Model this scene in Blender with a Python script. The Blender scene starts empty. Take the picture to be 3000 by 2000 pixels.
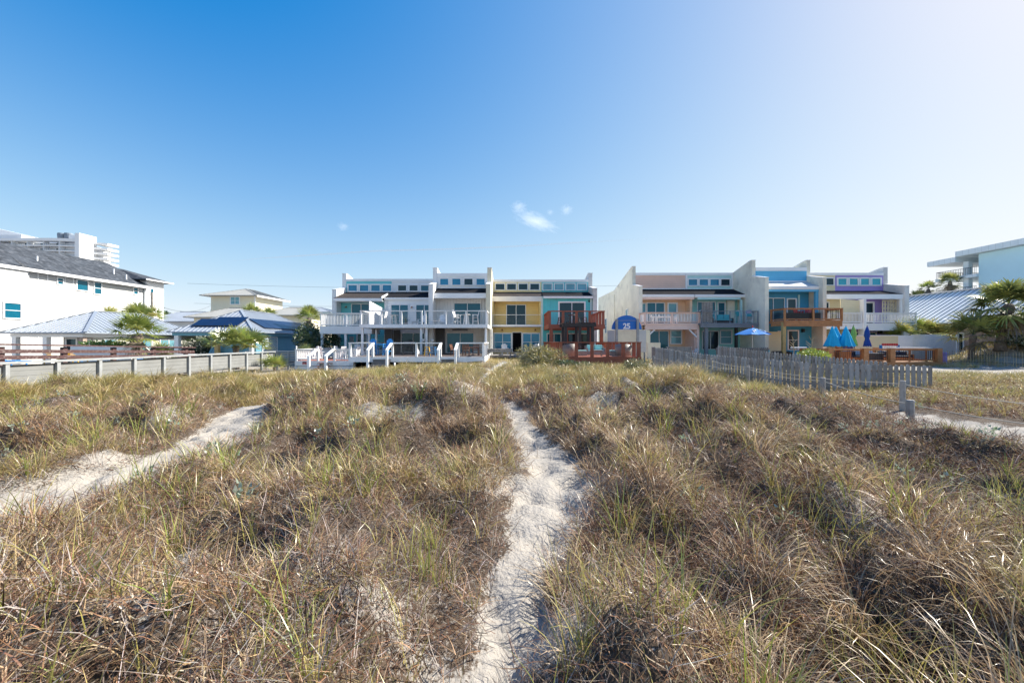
import bpy, math, random
import numpy as np
from mathutils import Vector, Matrix, noise
R = math.radians
random.seed(7)
rng = np.random.default_rng(11)
S = bpy.context.scene
COL = S.collection
FPX = 1167.0                      # focal length in photo pixels (3000 wide) -> 14 mm lens

# ------------------------------------------------------------------ camera, light, sky
cam = bpy.data.cameras.new('camera'); cam.lens = 14.0; cam.sensor_width = 36.0
cam.clip_start = 0.05; cam.clip_end = 20000
co = bpy.data.objects.new('camera', cam); COL.objects.link(co)
co.location = (0, 0, 0); co.rotation_euler = (R(90), 0, 0)
S.camera = co
SUN_AZ, SUN_EL = 70.0, 40.0       # degrees clockwise from +Y, above the horizon
sl = bpy.data.lights.new('sun', 'SUN'); sl.energy = 3.7; sl.angle = R(0.53); sl.color = (1.0, 0.94, 0.84)
so = bpy.data.objects.new('sun', sl); COL.objects.link(so)
sd = Vector((math.sin(R(SUN_AZ))*math.cos(R(SUN_EL)), math.cos(R(SUN_AZ))*math.cos(R(SUN_EL)), math.sin(R(SUN_EL))))
so.rotation_euler = sd.to_track_quat('Z', 'Y').to_euler(); so.location = sd*60
W = bpy.data.worlds.new('World'); S.world = W; W.use_nodes = True
nt = W.node_tree; bg = nt.nodes['Background']
sky = nt.nodes.new('ShaderNodeTexSky'); sky.sky_type = 'NISHITA'; sky.sun_disc = False
sky.sun_elevation = R(SUN_EL); sky.sun_rotation = R(SUN_AZ)
sky.air_density = 0.7; sky.dust_density = 0.5; sky.ozone_density = 6.0
EXPO = 1.45
sep = nt.nodes.new('ShaderNodeSeparateColor'); com = nt.nodes.new('ShaderNodeCombineColor'); nt.links.new(sky.outputs[0], sep.inputs[0])
for i, (o_, k_) in enumerate(((.47,.68),(.46,.56),(.0,.52))):     # soft film shoulder on the very bright side of the sky
    q = None; src = sep.outputs[i]
    for op, val in (('SUBTRACT', o_), ('MAXIMUM', 0.0), ('MULTIPLY', -k_), ('EXPONENT', None), ('SUBTRACT', 'rev'), ('MULTIPLY', 1.04/(.15*2**EXPO))):
        m_ = nt.nodes.new('ShaderNodeMath'); m_.operation = op
        if val == 'rev': m_.inputs[0].default_value = 1.0; nt.links.new(src, m_.inputs[1])
        else:
            nt.links.new(src, m_.inputs[0])
            if val is not None: m_.inputs[1].default_value = val
        src = m_.outputs[0]
    nt.links.new(src, com.inputs[i])
nt.links.new(com.outputs[0], bg.inputs[0]); bg.inputs[1].default_value = 0.15
S.view_settings.view_transform = 'Standard'; S.view_settings.look = 'None'
S.view_settings.exposure = EXPO; S.view_settings.gamma = 1.0
S.cycles.max_bounces = 7; S.cycles.diffuse_bounces = 3; S.cycles.volume_bounces = 3; S.cycles.transparent_max_bounces = 12

# ------------------------------------------------------------------ numpy noise
_perm = rng.integers(0, 1 << 30, 4096)
def _h(ix, iy, s):
    return (_perm[(ix*374761393 + iy*668265263 + s*1442695041) % 4096] % 65536)/65535.0
def vn(x, y, s=0):
    x = np.asarray(x, float); y = np.asarray(y, float)
    ix = np.floor(x).astype(np.int64); iy = np.floor(y).astype(np.int64)
    fx = x-ix; fy = y-iy; fx = fx*fx*(3-2*fx); fy = fy*fy*(3-2*fy)
    a = _h(ix, iy, s); b = _h(ix+1, iy, s); c = _h(ix, iy+1, s); d = _h(ix+1, iy+1, s)
    return (a*(1-fx)+b*fx)*(1-fy)+(c*(1-fx)+d*fx)*fy
def fbm(x, y, s=0, o=4):
    t = 0; a = .5; n = 0
    for k in range(o):
        t = t+a*vn(x*2**k+k*17.3, y*2**k-k*9.1, s+k); n += a; a *= .5
    return t/n
def sst(a, b, x):
    t = np.clip((np.asarray(x, float)-a)/(b-a), 0, 1); return t*t*(3-2*t)

# ------------------------------------------------------------------ mesh builder
class MB:
    def __init__(s): s.v = []; s.f = []
    def add(s, vs, fs):
        n = len(s.v); s.v += [tuple(p) for p in vs]; s.f += [tuple(i+n for i in q) for q in fs]; return s
    def box(s, x0, x1, y0, y1, z0, z1):
        if x0 > x1: x0, x1 = x1, x0
        if y0 > y1: y0, y1 = y1, y0
        if z0 > z1: z0, z1 = z1, z0
        return s.add([(x0,y0,z0),(x1,y0,z0),(x1,y1,z0),(x0,y1,z0),(x0,y0,z1),(x1,y0,z1),(x1,y1,z1),(x0,y1,z1)],
              [(0,3,2,1),(4,5,6,7),(0,1,5,4),(1,2,6,5),(2,3,7,6),(3,0,4,7)])
    def bar(s, p, q, w=.05, h=None, up=(0,0,1)):
        h = w if h is None else h
        p = Vector(p); q = Vector(q); d = (q-p).normalized(); u = Vector(up)
        if abs(d.dot(u)) > .98: u = Vector((0,1,0))
        a = d.cross(u).normalized()*w/2; b = a.cross(d).normalized()*h/2
        return s.add([p-a-b,p+a-b,p+a+b,p-a+b,q-a-b,q+a-b,q+a+b,q-a+b],
              [(0,1,2,3),(7,6,5,4),(0,4,5,1),(1,5,6,2),(2,6,7,3),(3,7,4,0)])
    def tube(s, pts, r, n=6, cap=True):
        pts = [Vector(p) for p in pts]; rs = r if isinstance(r, (list, tuple)) else [r]*len(pts)
        vs = []; fs = []
        for i, p in enumerate(pts):
            d = (pts[min(i+1, len(pts)-1)]-pts[max(i-1, 0)]).normalized()
            u = Vector((0,0,1)) if abs(d.z) < .95 else Vector((0,1,0))
            a = d.cross(u).normalized(); b = a.cross(d).normalized()
            for k in range(n):
                t = 2*math.pi*k/n; vs.append(p+(a*math.cos(t)+b*math.sin(t))*rs[i])
        for i in range(len(pts)-1):
            for k in range(n):
                fs.append((i*n+k, i*n+(k+1)%n, (i+1)*n+(k+1)%n, (i+1)*n+k))
        if cap: fs += [tuple(range(n))[::-1], tuple((len(pts)-1)*n+k for k in range(n))]
        return s.add(vs, fs)
    def cyl(s, x, y, z0, z1, r, r1=None, n=16):
        return s.tube([(x,y,z0),(x,y,z1)], [r, r if r1 is None else r1], n)
    def prism(s, poly, vec):                     # polygon extruded along vec
        n = len(poly); vec = Vector(vec); a = [Vector(p) for p in poly]; b = [p+vec for p in a]
        return s.add(a+b, [tuple(range(n))[::-1], tuple(range(n, 2*n))]+[(i, (i+1)%n, n+(i+1)%n, n+i) for i in range(n)])
    def yz(s, x0, x1, prof):                     # YZ profile extruded in X
        return s.prism([(x0, y, z) for y, z in prof], (x1-x0, 0, 0))
    def xz(s, y0, y1, prof):
        return s.prism([(x, y0, z) for x, z in prof], (0, y1-y0, 0))
    def lathe(s, cx, cy, prof, n=20):
        vs = [(cx+r*math.cos(2*math.pi*k/n), cy+r*math.sin(2*math.pi*k/n), z) for r, z in prof for k in range(n)]
        fs = [(i*n+k, i*n+(k+1)%n, (i+1)*n+(k+1)%n, (i+1)*n+k) for i in range(len(prof)-1) for k in range(n)]
        return s.add(vs, fs)
    def build(s, name, mat, parent=None, smooth=False, bevel=0):
        off = Vector((0,0,0)); p = parent
        while p is not None: off += p.location; p = p.parent
        me = bpy.data.meshes.new(name)
        me.from_pydata([(a[0]-off.x, a[1]-off.y, a[2]-off.z) for a in s.v], [], s.f)
        me.validate(); me.update()
        import bmesh
        bm = bmesh.new(); bm.from_mesh(me); bmesh.ops.recalc_face_normals(bm, faces=bm.faces)
        if bevel: bmesh.ops.bevel(bm, geom=list(bm.edges), offset=bevel, segments=2, affect='EDGES', profile=.6)
        bm.to_mesh(me); bm.free()
        if smooth: me.polygons.foreach_set('use_smooth', [True]*len(me.polygons))
        me.materials.append(mat)
        o = bpy.data.objects.new(name, me); COL.objects.link(o)
        if parent is not None: o.parent = parent
        return o
def tag(o, label=None, cat=None, group=None, kind=None):
    if label: o['label'] = label
    if cat: o['category'] = cat
    if group: o['group'] = group
    if kind: o['kind'] = kind
    return o
def thing(name, label, cat, loc=(0,0,0), group=None):
    o = bpy.data.objects.new(name, None); COL.objects.link(o); o.location = loc; o.empty_display_size = .3
    return tag(o, label, cat, group)
def copy_tree(o, parent=None):
    c = o.copy(); COL.objects.link(c); c.parent = parent
    for ch in list(o.children): copy_tree(ch, c)
    return c
class Kind:                                      # a prototype; the first call places it, later calls copy it
    def __init__(s, root): s.r = root; s.used = False
    def put(s, loc, rz=0, label=None, group=None, scale=None):
        o = copy_tree(s.r) if s.used else s.r
        s.used = True; o.location = loc; o.rotation_euler = (0, 0, R(rz))
        if label: o['label'] = label
        if group: o['group'] = group
        elif 'group' in o: del o['group']
        if scale: o.scale = (scale,)*3 if not isinstance(scale, tuple) else scale
        return o

# ------------------------------------------------------------------ materials
def _n(t, k, **kw):
    x = t.nodes.new(k)
    for a, b in kw.items(): setattr(x, a, b)
    return x
def mat(name, col, rough=.6, var=.12, vscale=3.0, bump=0, bscale=40, metal=0, lap=None, streak=0, spec=.5, stain=None):
    """painted / plain surface: base colour with soft weathering noise, optional lap lines ('z','x','y', pitch)"""
    m = bpy.data.materials.new(name); m.use_nodes = True; t = m.node_tree; b = t.nodes['Principled BSDF']; L = t.links.new
    tc = _n(t, 'ShaderNodeTexCoord'); mp = _n(t, 'ShaderNodeMapping'); L(tc.outputs['Object'], mp.inputs[0])
    if streak: mp.inputs['Scale'].default_value = (streak, streak, 1) if streak > 0 else (1, 1, 1)
    nz = _n(t, 'ShaderNodeTexNoise'); nz.inputs['Scale'].default_value = vscale; nz.inputs['Detail'].default_value = 6
    nz.inputs['Roughness'].default_value = .65; L(mp.outputs[0], nz.inputs['Vector'])
    rp = _n(t, 'ShaderNodeMapRange'); rp.inputs[1].default_value = .3; rp.inputs[2].default_value = .7
    rp.inputs[3].default_value = 1-var; rp.inputs[4].default_value = 1+var*.5; L(nz.outputs[0], rp.inputs[0])
    mx = _n(t, 'ShaderNodeMix', data_type='RGBA', blend_type='MULTIPLY'); mx.inputs[0].default_value = 1
    mx.inputs[6].default_value = (*col, 1); L(rp.outputs[0], mx.inputs[7])
    out = mx.outputs[2]
    if stain:
        n2 = _n(t, 'ShaderNodeTexNoise'); n2.inputs['Scale'].default_value = stain[1]; n2.inputs['Detail'].default_value = 8
        L(tc.outputs['Object'], n2.inputs['Vector'])
        r2 = _n(t, 'ShaderNodeMapRange'); r2.inputs[1].default_value = .52; r2.inputs[2].default_value = .72
        r2.inputs[4].default_value = stain[2]; L(n2.outputs[0], r2.inputs[0])
        m2 = _n(t, 'ShaderNodeMix', data_type='RGBA'); L(r2.outputs[0], m2.inputs[0]); L(out, m2.inputs[6])
        m2.inputs[7].default_value = (*stain[0], 1); out = m2.outputs[2]
    L(out, b.inputs['Base Color'])
    b.inputs['Roughness'].default_value = rough; b.inputs['Metallic'].default_value = metal
    b.inputs['Specular IOR Level'].default_value = spec
    h = None
    if lap:
        sx = _n(t, 'ShaderNodeSeparateXYZ'); L(tc.outputs['Object'], sx.inputs[0])
        md = _n(t, 'ShaderNodeMath', operation='MULTIPLY'); md.inputs[1].default_value = 1/lap[1]
        L(sx.outputs['xyz'.index(lap[0])], md.inputs[0])
        fr = _n(t, 'ShaderNodeMath', operation='FRACT'); L(md.outputs[0], fr.inputs[0])
        if len(lap) > 2 and lap[2] == 'groove':
            pp = _n(t, 'ShaderNodeMath', operation='PINGPONG'); pp.inputs[1].default_value = .5; L(fr.outputs[0], pp.inputs[0])
            r3 = _n(t, 'ShaderNodeMapRange'); r3.inputs[2].default_value = .09; L(pp.outputs[0], r3.inputs[0]); h = r3.outputs[0]
        else:
            sb = _n(t, 'ShaderNodeMath', operation='SUBTRACT'); sb.inputs[0].default_value = 1; L(fr.outputs[0], sb.inputs[1]); h = sb.outputs[0]
        bp = _n(t, 'ShaderNodeBump'); bp.inputs['Strength'].default_value = 1; bp.inputs['Distance'].default_value = lap[3] if len(lap) > 3 else .02
        L(h, bp.inputs['Height']); L(bp.outputs[0], b.inputs['Normal'])
        # a real dark joint under each board
        pp2 = _n(t, 'ShaderNodeMapRange'); pp2.inputs[1].default_value = 0; pp2.inputs[2].default_value = .10
        pp2.inputs[3].default_value = .72; L(fr.outputs[0], pp2.inputs[0])
        m4 = _n(t, 'ShaderNodeMix', data_type='RGBA', blend_type='MULTIPLY'); m4.inputs[0].default_value = 1
        L(out, m4.inputs[6]); L(pp2.outputs[0], m4.inputs[7]); L(m4.outputs[2], b.inputs['Base Color'])
    elif bump:
        n3 = _n(t, 'ShaderNodeTexNoise'); n3.inputs['Scale'].default_value = bscale; n3.inputs['Detail'].default_value = 5
        L(mp.outputs[0], n3.inputs['Vector'])
        bp = _n(t, 'ShaderNodeBump'); bp.inputs['Strength'].default_value = 1; bp.inputs['Distance'].default_value = bump
        L(n3.outputs[0], bp.inputs['Height']); L(bp.outputs[0], b.inputs['Normal'])
    return m
def glass(name, col, refl=.30, rough=.03):
    m = bpy.data.materials.new(name); m.use_nodes = True; t = m.node_tree; L = t.links.new
    o = t.nodes['Material Output']; b = t.nodes['Principled BSDF']
    tc = _n(t, 'ShaderNodeTexCoord'); nz = _n(t, 'ShaderNodeTexNoise'); nz.inputs['Scale'].default_value = .8; L(tc.outputs['Object'], nz.inputs['Vector'])
    rp = _n(t, 'ShaderNodeMapRange'); rp.inputs[3].default_value = .6; rp.inputs[4].default_value = 1.3; L(nz.outputs[0], rp.inputs[0])
    mx = _n(t, 'ShaderNodeMix', data_type='RGBA', blend_type='MULTIPLY'); mx.inputs[0].default_value = 1; mx.inputs[6].default_value = (*col, 1)
    L(rp.outputs[0], mx.inputs[7]); L(mx.outputs[2], b.inputs['Base Color']); b.inputs['Roughness'].default_value = .3; b.inputs['Specular IOR Level'].default_value = .15
    g = _n(t, 'ShaderNodeBsdfGlossy'); g.inputs['Roughness'].default_value = rough; g.inputs['Color'].default_value = (.45,.85,1,1)
    bp = _n(t, 'ShaderNodeBump'); bp.inputs['Distance'].default_value = .004; bp.inputs['Strength'].default_value = .5
    L(nz.outputs[0], bp.inputs['Height']); L(bp.outputs[0], g.inputs['Normal'])
    ms = _n(t, 'ShaderNodeMixShader'); ms.inputs[0].default_value = refl
    L(b.outputs[0], ms.inputs[1]); L(g.outputs[0], ms.inputs[2]); L(ms.outputs[0], o.inputs[0])
    return m
# ------------------------------------------------------------------ terrain
PATHS = {
 'c': [(-.1,.4,.18),(-.08,1.9,.18),(-.02,2.4,.2),(.16,3.2,.26),(.33,3.85,.30),(.60,4.8,.36),(.50,6.0,.33),(.25,7.4,.22),(0,9.0,.16),(-.6,11.5,.1),(-1.2,14,.12),(-1.3,17,.14),(-1.1,24,.16),(-.6,33,.3)],
 'l': [(-4.7,2.2,.42),(-4.9,3.8,.42),(-5.05,4.6,.40),(-5.0,5.35,.38),(-5.1,6.7,.44),(-6.0,8.8,.5),(-6.9,10.6,.3)],
 'r': [(10.4,3,1.2),(10.05,6,1.2),(9.65,8.8,1.0),(9.1,12,.5),(9.2,18,.4),(9.6,24,.5),(9.9,30,.8)],
}
def path_d(x, y, key):                           # signed distance to the edge of a path (negative inside)
    best = np.full(np.shape(x), 99.0)
    P = PATHS[key]
    for (ax,ay,aw),(bx,by,bw) in zip(P, P[1:]):
        dx, dy = bx-ax, by-ay
        t = np.clip(((x-ax)*dx+(y-ay)*dy)/(dx*dx+dy*dy), 0, 1)
        d = np.hypot(x-ax-t*dx, y-ay-t*dy)-(aw+(bw-aw)*t)
        best = np.minimum(best, d)
    return best
def paths(x, y):
    wob = (fbm(x*2.3, y*2.3, 31, 3)-.5)*.42+(vn(x*7, y*7, 37)-.5)*.14
    return np.minimum(np.minimum(path_d(x,y,'c'), path_d(x,y,'l')), path_d(x,y,'r'))+wob
def ell(x, y, cx, cy, rx, ry): return np.hypot((x-cx)/rx, (y-cy)/ry)
def sandy(x, y):                                 # open sand, 0..1
    w = (fbm(x*.6, y*.6, 77, 3)-.5)*.9
    e = np.minimum.reduce([ell(x,y,30,27.5,9,4.6), ell(x,y,-14.8,29.6,4.2,2.3),
                           ell(x,y,-19,30,1.6,1.2), ell(x,y,-6.9,11.2,1.0,.7), ell(x,y,13.5,8.0,1.6,1.3)])
    return sst(1.15, .75, e+w)
def base(x, y):
    t = np.clip((y-3)/25, 0, 1); t = np.where(y < 3, 0, t)
    z = -1.65 - .68*t*sst(-2, -16, x) - .08*t - .32*sst(16, 26, x)*t
    z = z + .16*np.exp(-((x+15)/6)**2-((y-14.0)/2.6)**2)               # brown hummock before the grey fence
    z = z + .24*np.exp(-((x-4.6)/2.8)**2-((y-12.5)/2.0)**2) + .20*np.exp(-((x+3.6)/2.6)**2-((y-13)/1.8)**2) + .16*np.exp(-((x-3.2)/1.3)**2-((y-6.2)/1.2)**2) + .14*np.exp(-((x+2.2)/1.2)**2-((y-5.6)/1.1)**2)
    z = z + .26*np.exp(-((x-2.4)/3.5)**2-((y-10.5)/2.6)**2)            # low ridges the paths cross
    z = z + .20*np.exp(-((x+3.5)/3.0)**2-((y-9.5)/2.2)**2) - .16*np.exp(-((x+5)/2.2)**2-((y-2.6)/1.0)**2) - .12*np.exp(-((x-8)/1.6)**2-((y-6)/1.2)**2)
    z = z - .12*sst(7,9.5,x)*sst(6,8,y)*sst(20,15,y)
    z = z + 1.75*np.exp(-((x-43)/4.2)**2-((y-34)/3.2)**2)                # sand bank under the big palm
    return z
def gz(x, y):
    x = np.asarray(x, float); y = np.asarray(y, float)
    p = paths(x, y); k = sst(-.12, .75, p)*(1-.7*sandy(x, y))
    far = 1-sst(30, 45, np.hypot(x, y))
    z = base(x, y)+far*(.10*(fbm(x*.45, y*.45, 3, 3)-.5)*2 + k*(1-.92*sst(6.6,8.2,x)*sst(5,7.5,y))*sst(30,14,y)*(1.30*(fbm(x*.55, y*.55, 5, 3)-.48)+.75*(fbm(x*1.4, y*1.4, 9, 3)-.52)) - .05*(1-k))
    return z
def gz1(x, y): return float(gz(np.array([x]), np.array([y]))[0])
def axis(parts):
    a = []
    for x0, x1, st in parts: a += list(np.arange(x0, x1-1e-6, st))
    return np.array(a+[parts[-1][1]])
def build_ground():
    xs = axis([(-6000,-300,900),(-300,-60,40),(-60,-22,1.5),(-22,-8,.22),(-8,8,.07),(8,24,.22),(24,60,1.2),(60,300,40),(300,6000,900)])
    ys = axis([(-6000,-300,900),(-300,-20,40),(-20,0,1.0),(0,8,.07),(8,18,.14),(18,36,.35),(36,60,1.5),(60,300,40),(300,9000,900)])
    X, Y = np.meshgrid(xs, ys); Z = gz(X, Y)
    p = paths(X, Y); inp = sst(.08, -.1, p)
    near = sst(26, 12, np.hypot(X, Y))
    loose = np.maximum(inp, sandy(X, Y))
    foot = np.minimum(vn(X*5.2, Y*4.2, 41), vn(X*4.4+9, Y*5.0, 43))
    Z = Z + near*(loose*(.11*(sst(.12, .42, foot)-1)+.03*(fbm(X*9, Y*9, 44, 2)-.5)) + (1-loose)*.05*(fbm(X*7, Y*7, 45, 2)-.5))
    ny, nx = X.shape
    V = np.stack([X, Y, Z], -1).reshape(-1, 3)
    idx = np.arange(ny*nx).reshape(ny, nx)
    F = np.stack([idx[:-1,:-1], idx[:-1,1:], idx[1:,1:], idx[1:,:-1]], -1).reshape(-1, 4)
    cx = (X[:-1,:-1]+X[1:,1:])/2; cy = (Y[:-1,:-1]+Y[1:,1:])/2
    pf = (paths(cx, cy) < .0).reshape(-1)&(cy.reshape(-1) < 31)
    lit = (1-loose)*sst(.30, .55, fbm(X*.9, Y*.9, 21, 4)+.10)*sst(31, 27, Y)*sst(-1.5, 0, Y)  # litter cleared around the houses to raise bounce light; bare beach behind camera
    col = np.zeros((ny*nx, 4), np.float32); col[:,0] = lit.reshape(-1); col[:,3] = 1
    for nm, sel in (('ground', ~pf), ('sand_path', pf)):
        fs = F[sel]; u, inv = np.unique(fs, return_inverse=True); inv = inv.reshape(-1, 4)
        me = bpy.data.meshes.new(nm); me.vertices.add(len(u)); me.vertices.foreach_set('co', V[u].astype(np.float32).ravel())
        me.loops.add(len(fs)*4); me.loops.foreach_set('vertex_index', inv.astype(np.int32).ravel())
        me.polygons.add(len(fs)); me.polygons.foreach_set('loop_start', np.arange(0, len(fs)*4, 4, dtype=np.int32))
        me.polygons.foreach_set('use_smooth', np.ones(len(fs), bool))
        at = me.color_attributes.new('litter', 'FLOAT_COLOR', 'POINT'); at.data.foreach_set('color', col[u].ravel())
        me.update(); me.validate(); me.materials.append(M_SAND)
        o = bpy.data.objects.new(nm, me); COL.objects.link(o); tag(o, kind='structure')
def sand_mat():
    m = bpy.data.materials.new('dune_sand'); m.use_nodes = True; t = m.node_tree; b = t.nodes['Principled BSDF']; L = t.links.new
    tc = _n(t, 'ShaderNodeTexCoord'); at = _n(t, 'ShaderNodeAttribute', attribute_name='litter')
    sx = _n(t, 'ShaderNodeSeparateColor'); L(at.outputs['Color'], sx.inputs[0])
    n1 = _n(t, 'ShaderNodeTexNoise'); n1.inputs['Scale'].default_value = 14; n1.inputs['Detail'].default_value = 8; n1.inputs['Roughness'].default_value = .8
    L(tc.outputs['Object'], n1.inputs['Vector'])
    n2 = _n(t, 'ShaderNodeTexNoise'); n2.inputs['Scale'].default_value = 90; n2.inputs['Detail'].default_value = 4; L(tc.outputs['Object'], n2.inputs['Vector'])
    cr = _n(t, 'ShaderNodeValToRGB'); e = cr.color_ramp.elements
    e[0].position = .3; e[0].color = (.31,.285,.25,1); e[1].position = .72; e[1].color = (.385,.355,.315,1); L(n1.outputs[0], cr.inputs[0])
    # specks of dead leaf and twig in the sand
    r1 = _n(t, 'ShaderNodeMapRange'); r1.inputs[1].default_value = .60; r1.inputs[2].default_value = .70; L(n2.outputs[0], r1.inputs[0])
    mu = _n(t, 'ShaderNodeMath', operation='MULTIPLY'); L(r1.outputs[0], mu.inputs[0]); mu.inputs[1].default_value = .55
    n5 = _n(t, 'ShaderNodeTexNoise'); n5.inputs['Scale'].default_value = 38; n5.inputs['Detail'].default_value = 7; n5.inputs['Roughness'].default_value = .75; L(tc.outputs['Object'], n5.inputs['Vector'])
    th = _n(t, 'ShaderNodeMath', operation='MULTIPLY_ADD'); L(sx.outputs[0], th.inputs[0]); th.inputs[1].default_value = .30; L(n5.outputs[0], th.inputs[2])
    r2 = _n(t, 'ShaderNodeMapRange'); r2.inputs[1].default_value = .64; r2.inputs[2].default_value = .74; L(th.outputs[0], r2.inputs[0])
    ad = _n(t, 'ShaderNodeMath', operation='MAXIMUM'); L(r2.outputs[0], ad.inputs[0])
    m3 = _n(t, 'ShaderNodeMath', operation='MULTIPLY'); L(mu.outputs[0], m3.inputs[0]); m3.inputs[1].default_value = .6; L(m3.outputs[0], ad.inputs[1])
    mx = _n(t, 'ShaderNodeMix', data_type='RGBA'); L(ad.outputs[0], mx.inputs[0]); L(cr.outputs[0], mx.inputs[6]); mx.inputs[7].default_value = (.085,.062,.045,1)
    L(mx.outputs[2], b.inputs['Base Color']); b.inputs['Roughness'].default_value = .95; b.inputs['Specular IOR Level'].default_value = .15
    n4 = _n(t, 'ShaderNodeTexNoise'); n4.inputs['Scale'].default_value = 26; n4.inputs['Detail'].default_value = 6; L(tc.outputs['Object'], n4.inputs['Vector'])
    bp = _n(t, 'ShaderNodeBump'); bp.inputs['Distance'].default_value = .03; bp.inputs['Strength'].default_value = .8
    L(n4.outputs[0], bp.inputs['Height']); L(bp.outputs[0], b.inputs['Normal'])
    return m
M_SAND = sand_mat()
build_ground()

# ------------------------------------------------------------------ grasses (each kind one mass)
def leaf_mat(name, transl=.30, gloss=.06, rough=.36):
    m = bpy.data.materials.new(name); m.use_nodes = True; t = m.node_tree; L = t.links.new
    o = t.nodes['Material Output']; t.nodes.remove(t.nodes['Principled BSDF'])
    at = _n(t, 'ShaderNodeAttribute', attribute_name='tint')
    d = _n(t, 'ShaderNodeBsdfDiffuse'); tr = _n(t, 'ShaderNodeBsdfTranslucent'); g = _n(t, 'ShaderNodeBsdfGlossy')
    g.inputs['Roughness'].default_value = rough
    L(at.outputs['Color'], d.inputs[0]); L(at.outputs['Color'], tr.inputs[0])
    a = _n(t, 'ShaderNodeMixShader'); a.inputs[0].default_value = transl; L(d.outputs[0], a.inputs[1]); L(tr.outputs[0], a.inputs[2])
    c = _n(t, 'ShaderNodeMixShader'); c.inputs[0].default_value = gloss; L(a.outputs[0], c.inputs[1]); L(g.outputs[0], c.inputs[2])
    L(c.outputs[0], o.inputs[0]); return m
M_LEAF = leaf_mat('blade'); M_THATCH = leaf_mat('thatch', .15, .03, .5); M_FROND = leaf_mat('frond', .3, .10, .35)
def strips(P, az, L, lean, curl, w, nseg, col, twist, tipcol=None, pw=1.4):
    """grass blades as bent tapering ribbons; all arguments arrays of length N"""
    N = len(az); s = np.linspace(0, 1, nseg+1)
    mid = (s[1:]+s[:-1])/2
    th = lean[:,None]+curl[:,None]*mid[None,:]**pw
    st = (L/nseg)[:,None]
    rad = np.concatenate([np.zeros((N,1)), np.cumsum(np.sin(th)*st, 1)], 1)
    hz = np.concatenate([np.zeros((N,1)), np.cumsum(np.cos(th)*st, 1)], 1)
    C = np.stack([P[:,0:1]+rad*np.cos(az)[:,None], P[:,1:2]+rad*np.sin(az)[:,None], P[:,2:3]+hz], -1)
    a2 = az[:,None]+np.pi/2+twist[:,None]*(.4+s[None,:])
    hw = (w/2)[:,None]*(1-s[None,:]**2*.92)
    O = np.stack([np.cos(a2)*hw, np.sin(a2)*hw, np.sin(twist)[:,None]*hw*.5], -1)
    V = np.stack([C-O, C+O], 2).reshape(N, -1, 3)
    k = np.arange(nseg)*2
    q = np.stack([k, k+1, k+3, k+2], -1)
    F = (q[None]+(np.arange(N)*(nseg+1)*2)[:,None,None]).reshape(-1, 4)
    c = np.ones((N, (nseg+1)*2, 4), np.float32)
    tc = col if tipcol is None else tipcol
    sr = np.repeat(s, 2)[None,:,None]
    c[...,:3] = col[:,None,:]*(1-sr)+tc[:,None,:]*sr
    return V.reshape(-1,3), F, c.reshape(-1,4)
def mass(name, chunks, m, parent=None, off=None):
    n = 0; Vs = []; Fs = []; Cs = []
    for v, f, c in chunks:
        Vs.append(v); Fs.append(f+n); Cs.append(c); n += len(v)
    V = np.concatenate(Vs); F = np.concatenate(Fs); Cc = np.concatenate(Cs)
    if off is not None: V = V-np.array(off)
    me = bpy.data.meshes.new(name); me.vertices.add(len(V)); me.vertices.foreach_set('co', V.astype(np.float32).ravel())
    me.loops.add(F.size); me.loops.foreach_set('vertex_index', F.astype(np.int32).ravel())
    me.polygons.add(len(F)); me.polygons.foreach_set('loop_start', np.arange(0, F.size, 4, dtype=np.int32))
    at = me.color_attributes.new('tint', 'FLOAT_COLOR', 'POINT'); at.data.foreach_set('color', Cc.astype(np.float32).ravel())
    me.update(); me.materials.append(m)
    o = bpy.data.objects.new(name, me); COL.objects.link(o)
    if parent is not None: o.parent = parent
    return o
KEEP = [(8.9,11.4,5.6,9.4),(7.0,9.2,6.6,7.4),(-6.2,-4.2,2.9,4.0),(8.2,9.2,7.3,8.9),(9.7,10.7,9.2,10.7),(-19.8,-12.5,31,70),(-13.2,-2.0,30.6,70),(3.0,9.0,27.2,70),(-2.4,3.6,40,70),(13.5,44,38,70),(23.6,36.2,32.3,70),(-70,-21.2,17,80),(-21,-19.9,10,36)]
def sample(n, d0, d1, rho, umax=1.42):
    dd = np.linspace(d0, d1, 400); w = rho(dd)*(dd+1.3); c = np.cumsum(w); c /= c[-1]
    d = np.interp(rng.random(n), c, dd); u = (rng.random(n)*2-1)*umax
    x = u*(d+1.3); y = d
    return x, y
def keep_out(x, y):
    k = np.zeros(len(x), bool)
    for a, b, c, d in KEEP: k |= (x > a)&(x < b)&(y > c)&(y < d)
    return k
def pick(pal, n, jit=.18):
    pal = np.array(pal); c = pal[rng.integers(0, len(pal), n)]
    return c*(1+jit*(rng.random((n,1))*2-1))*(1+.07*(rng.random((n,3))*2-1))
STRAW = [(.62,.46,.26),(.54,.38,.21),(.70,.56,.37),(.43,.29,.17),(.35,.23,.13)]
BROWN = [(.13,.065,.036),(.19,.092,.05),(.085,.045,.028),(.27,.15,.085),(.15,.08,.05)]
GREY = [(.34,.29,.25),(.27,.22,.19),(.42,.37,.33)]
GREEN = [(.25,.34,.05),(.19,.29,.04),(.33,.38,.07),(.28,.31,.06)]
OLIVE = [(.50,.42,.13),(.42,.36,.10),(.56,.45,.16),(.34,.33,.09)]
def sparse(x, y): return sst(1.1,.6,ell(x,y,-.75,2.9,.7,.9))+.35*sst(.62,.74,fbm(x*.8,y*.8,88,3))
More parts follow.
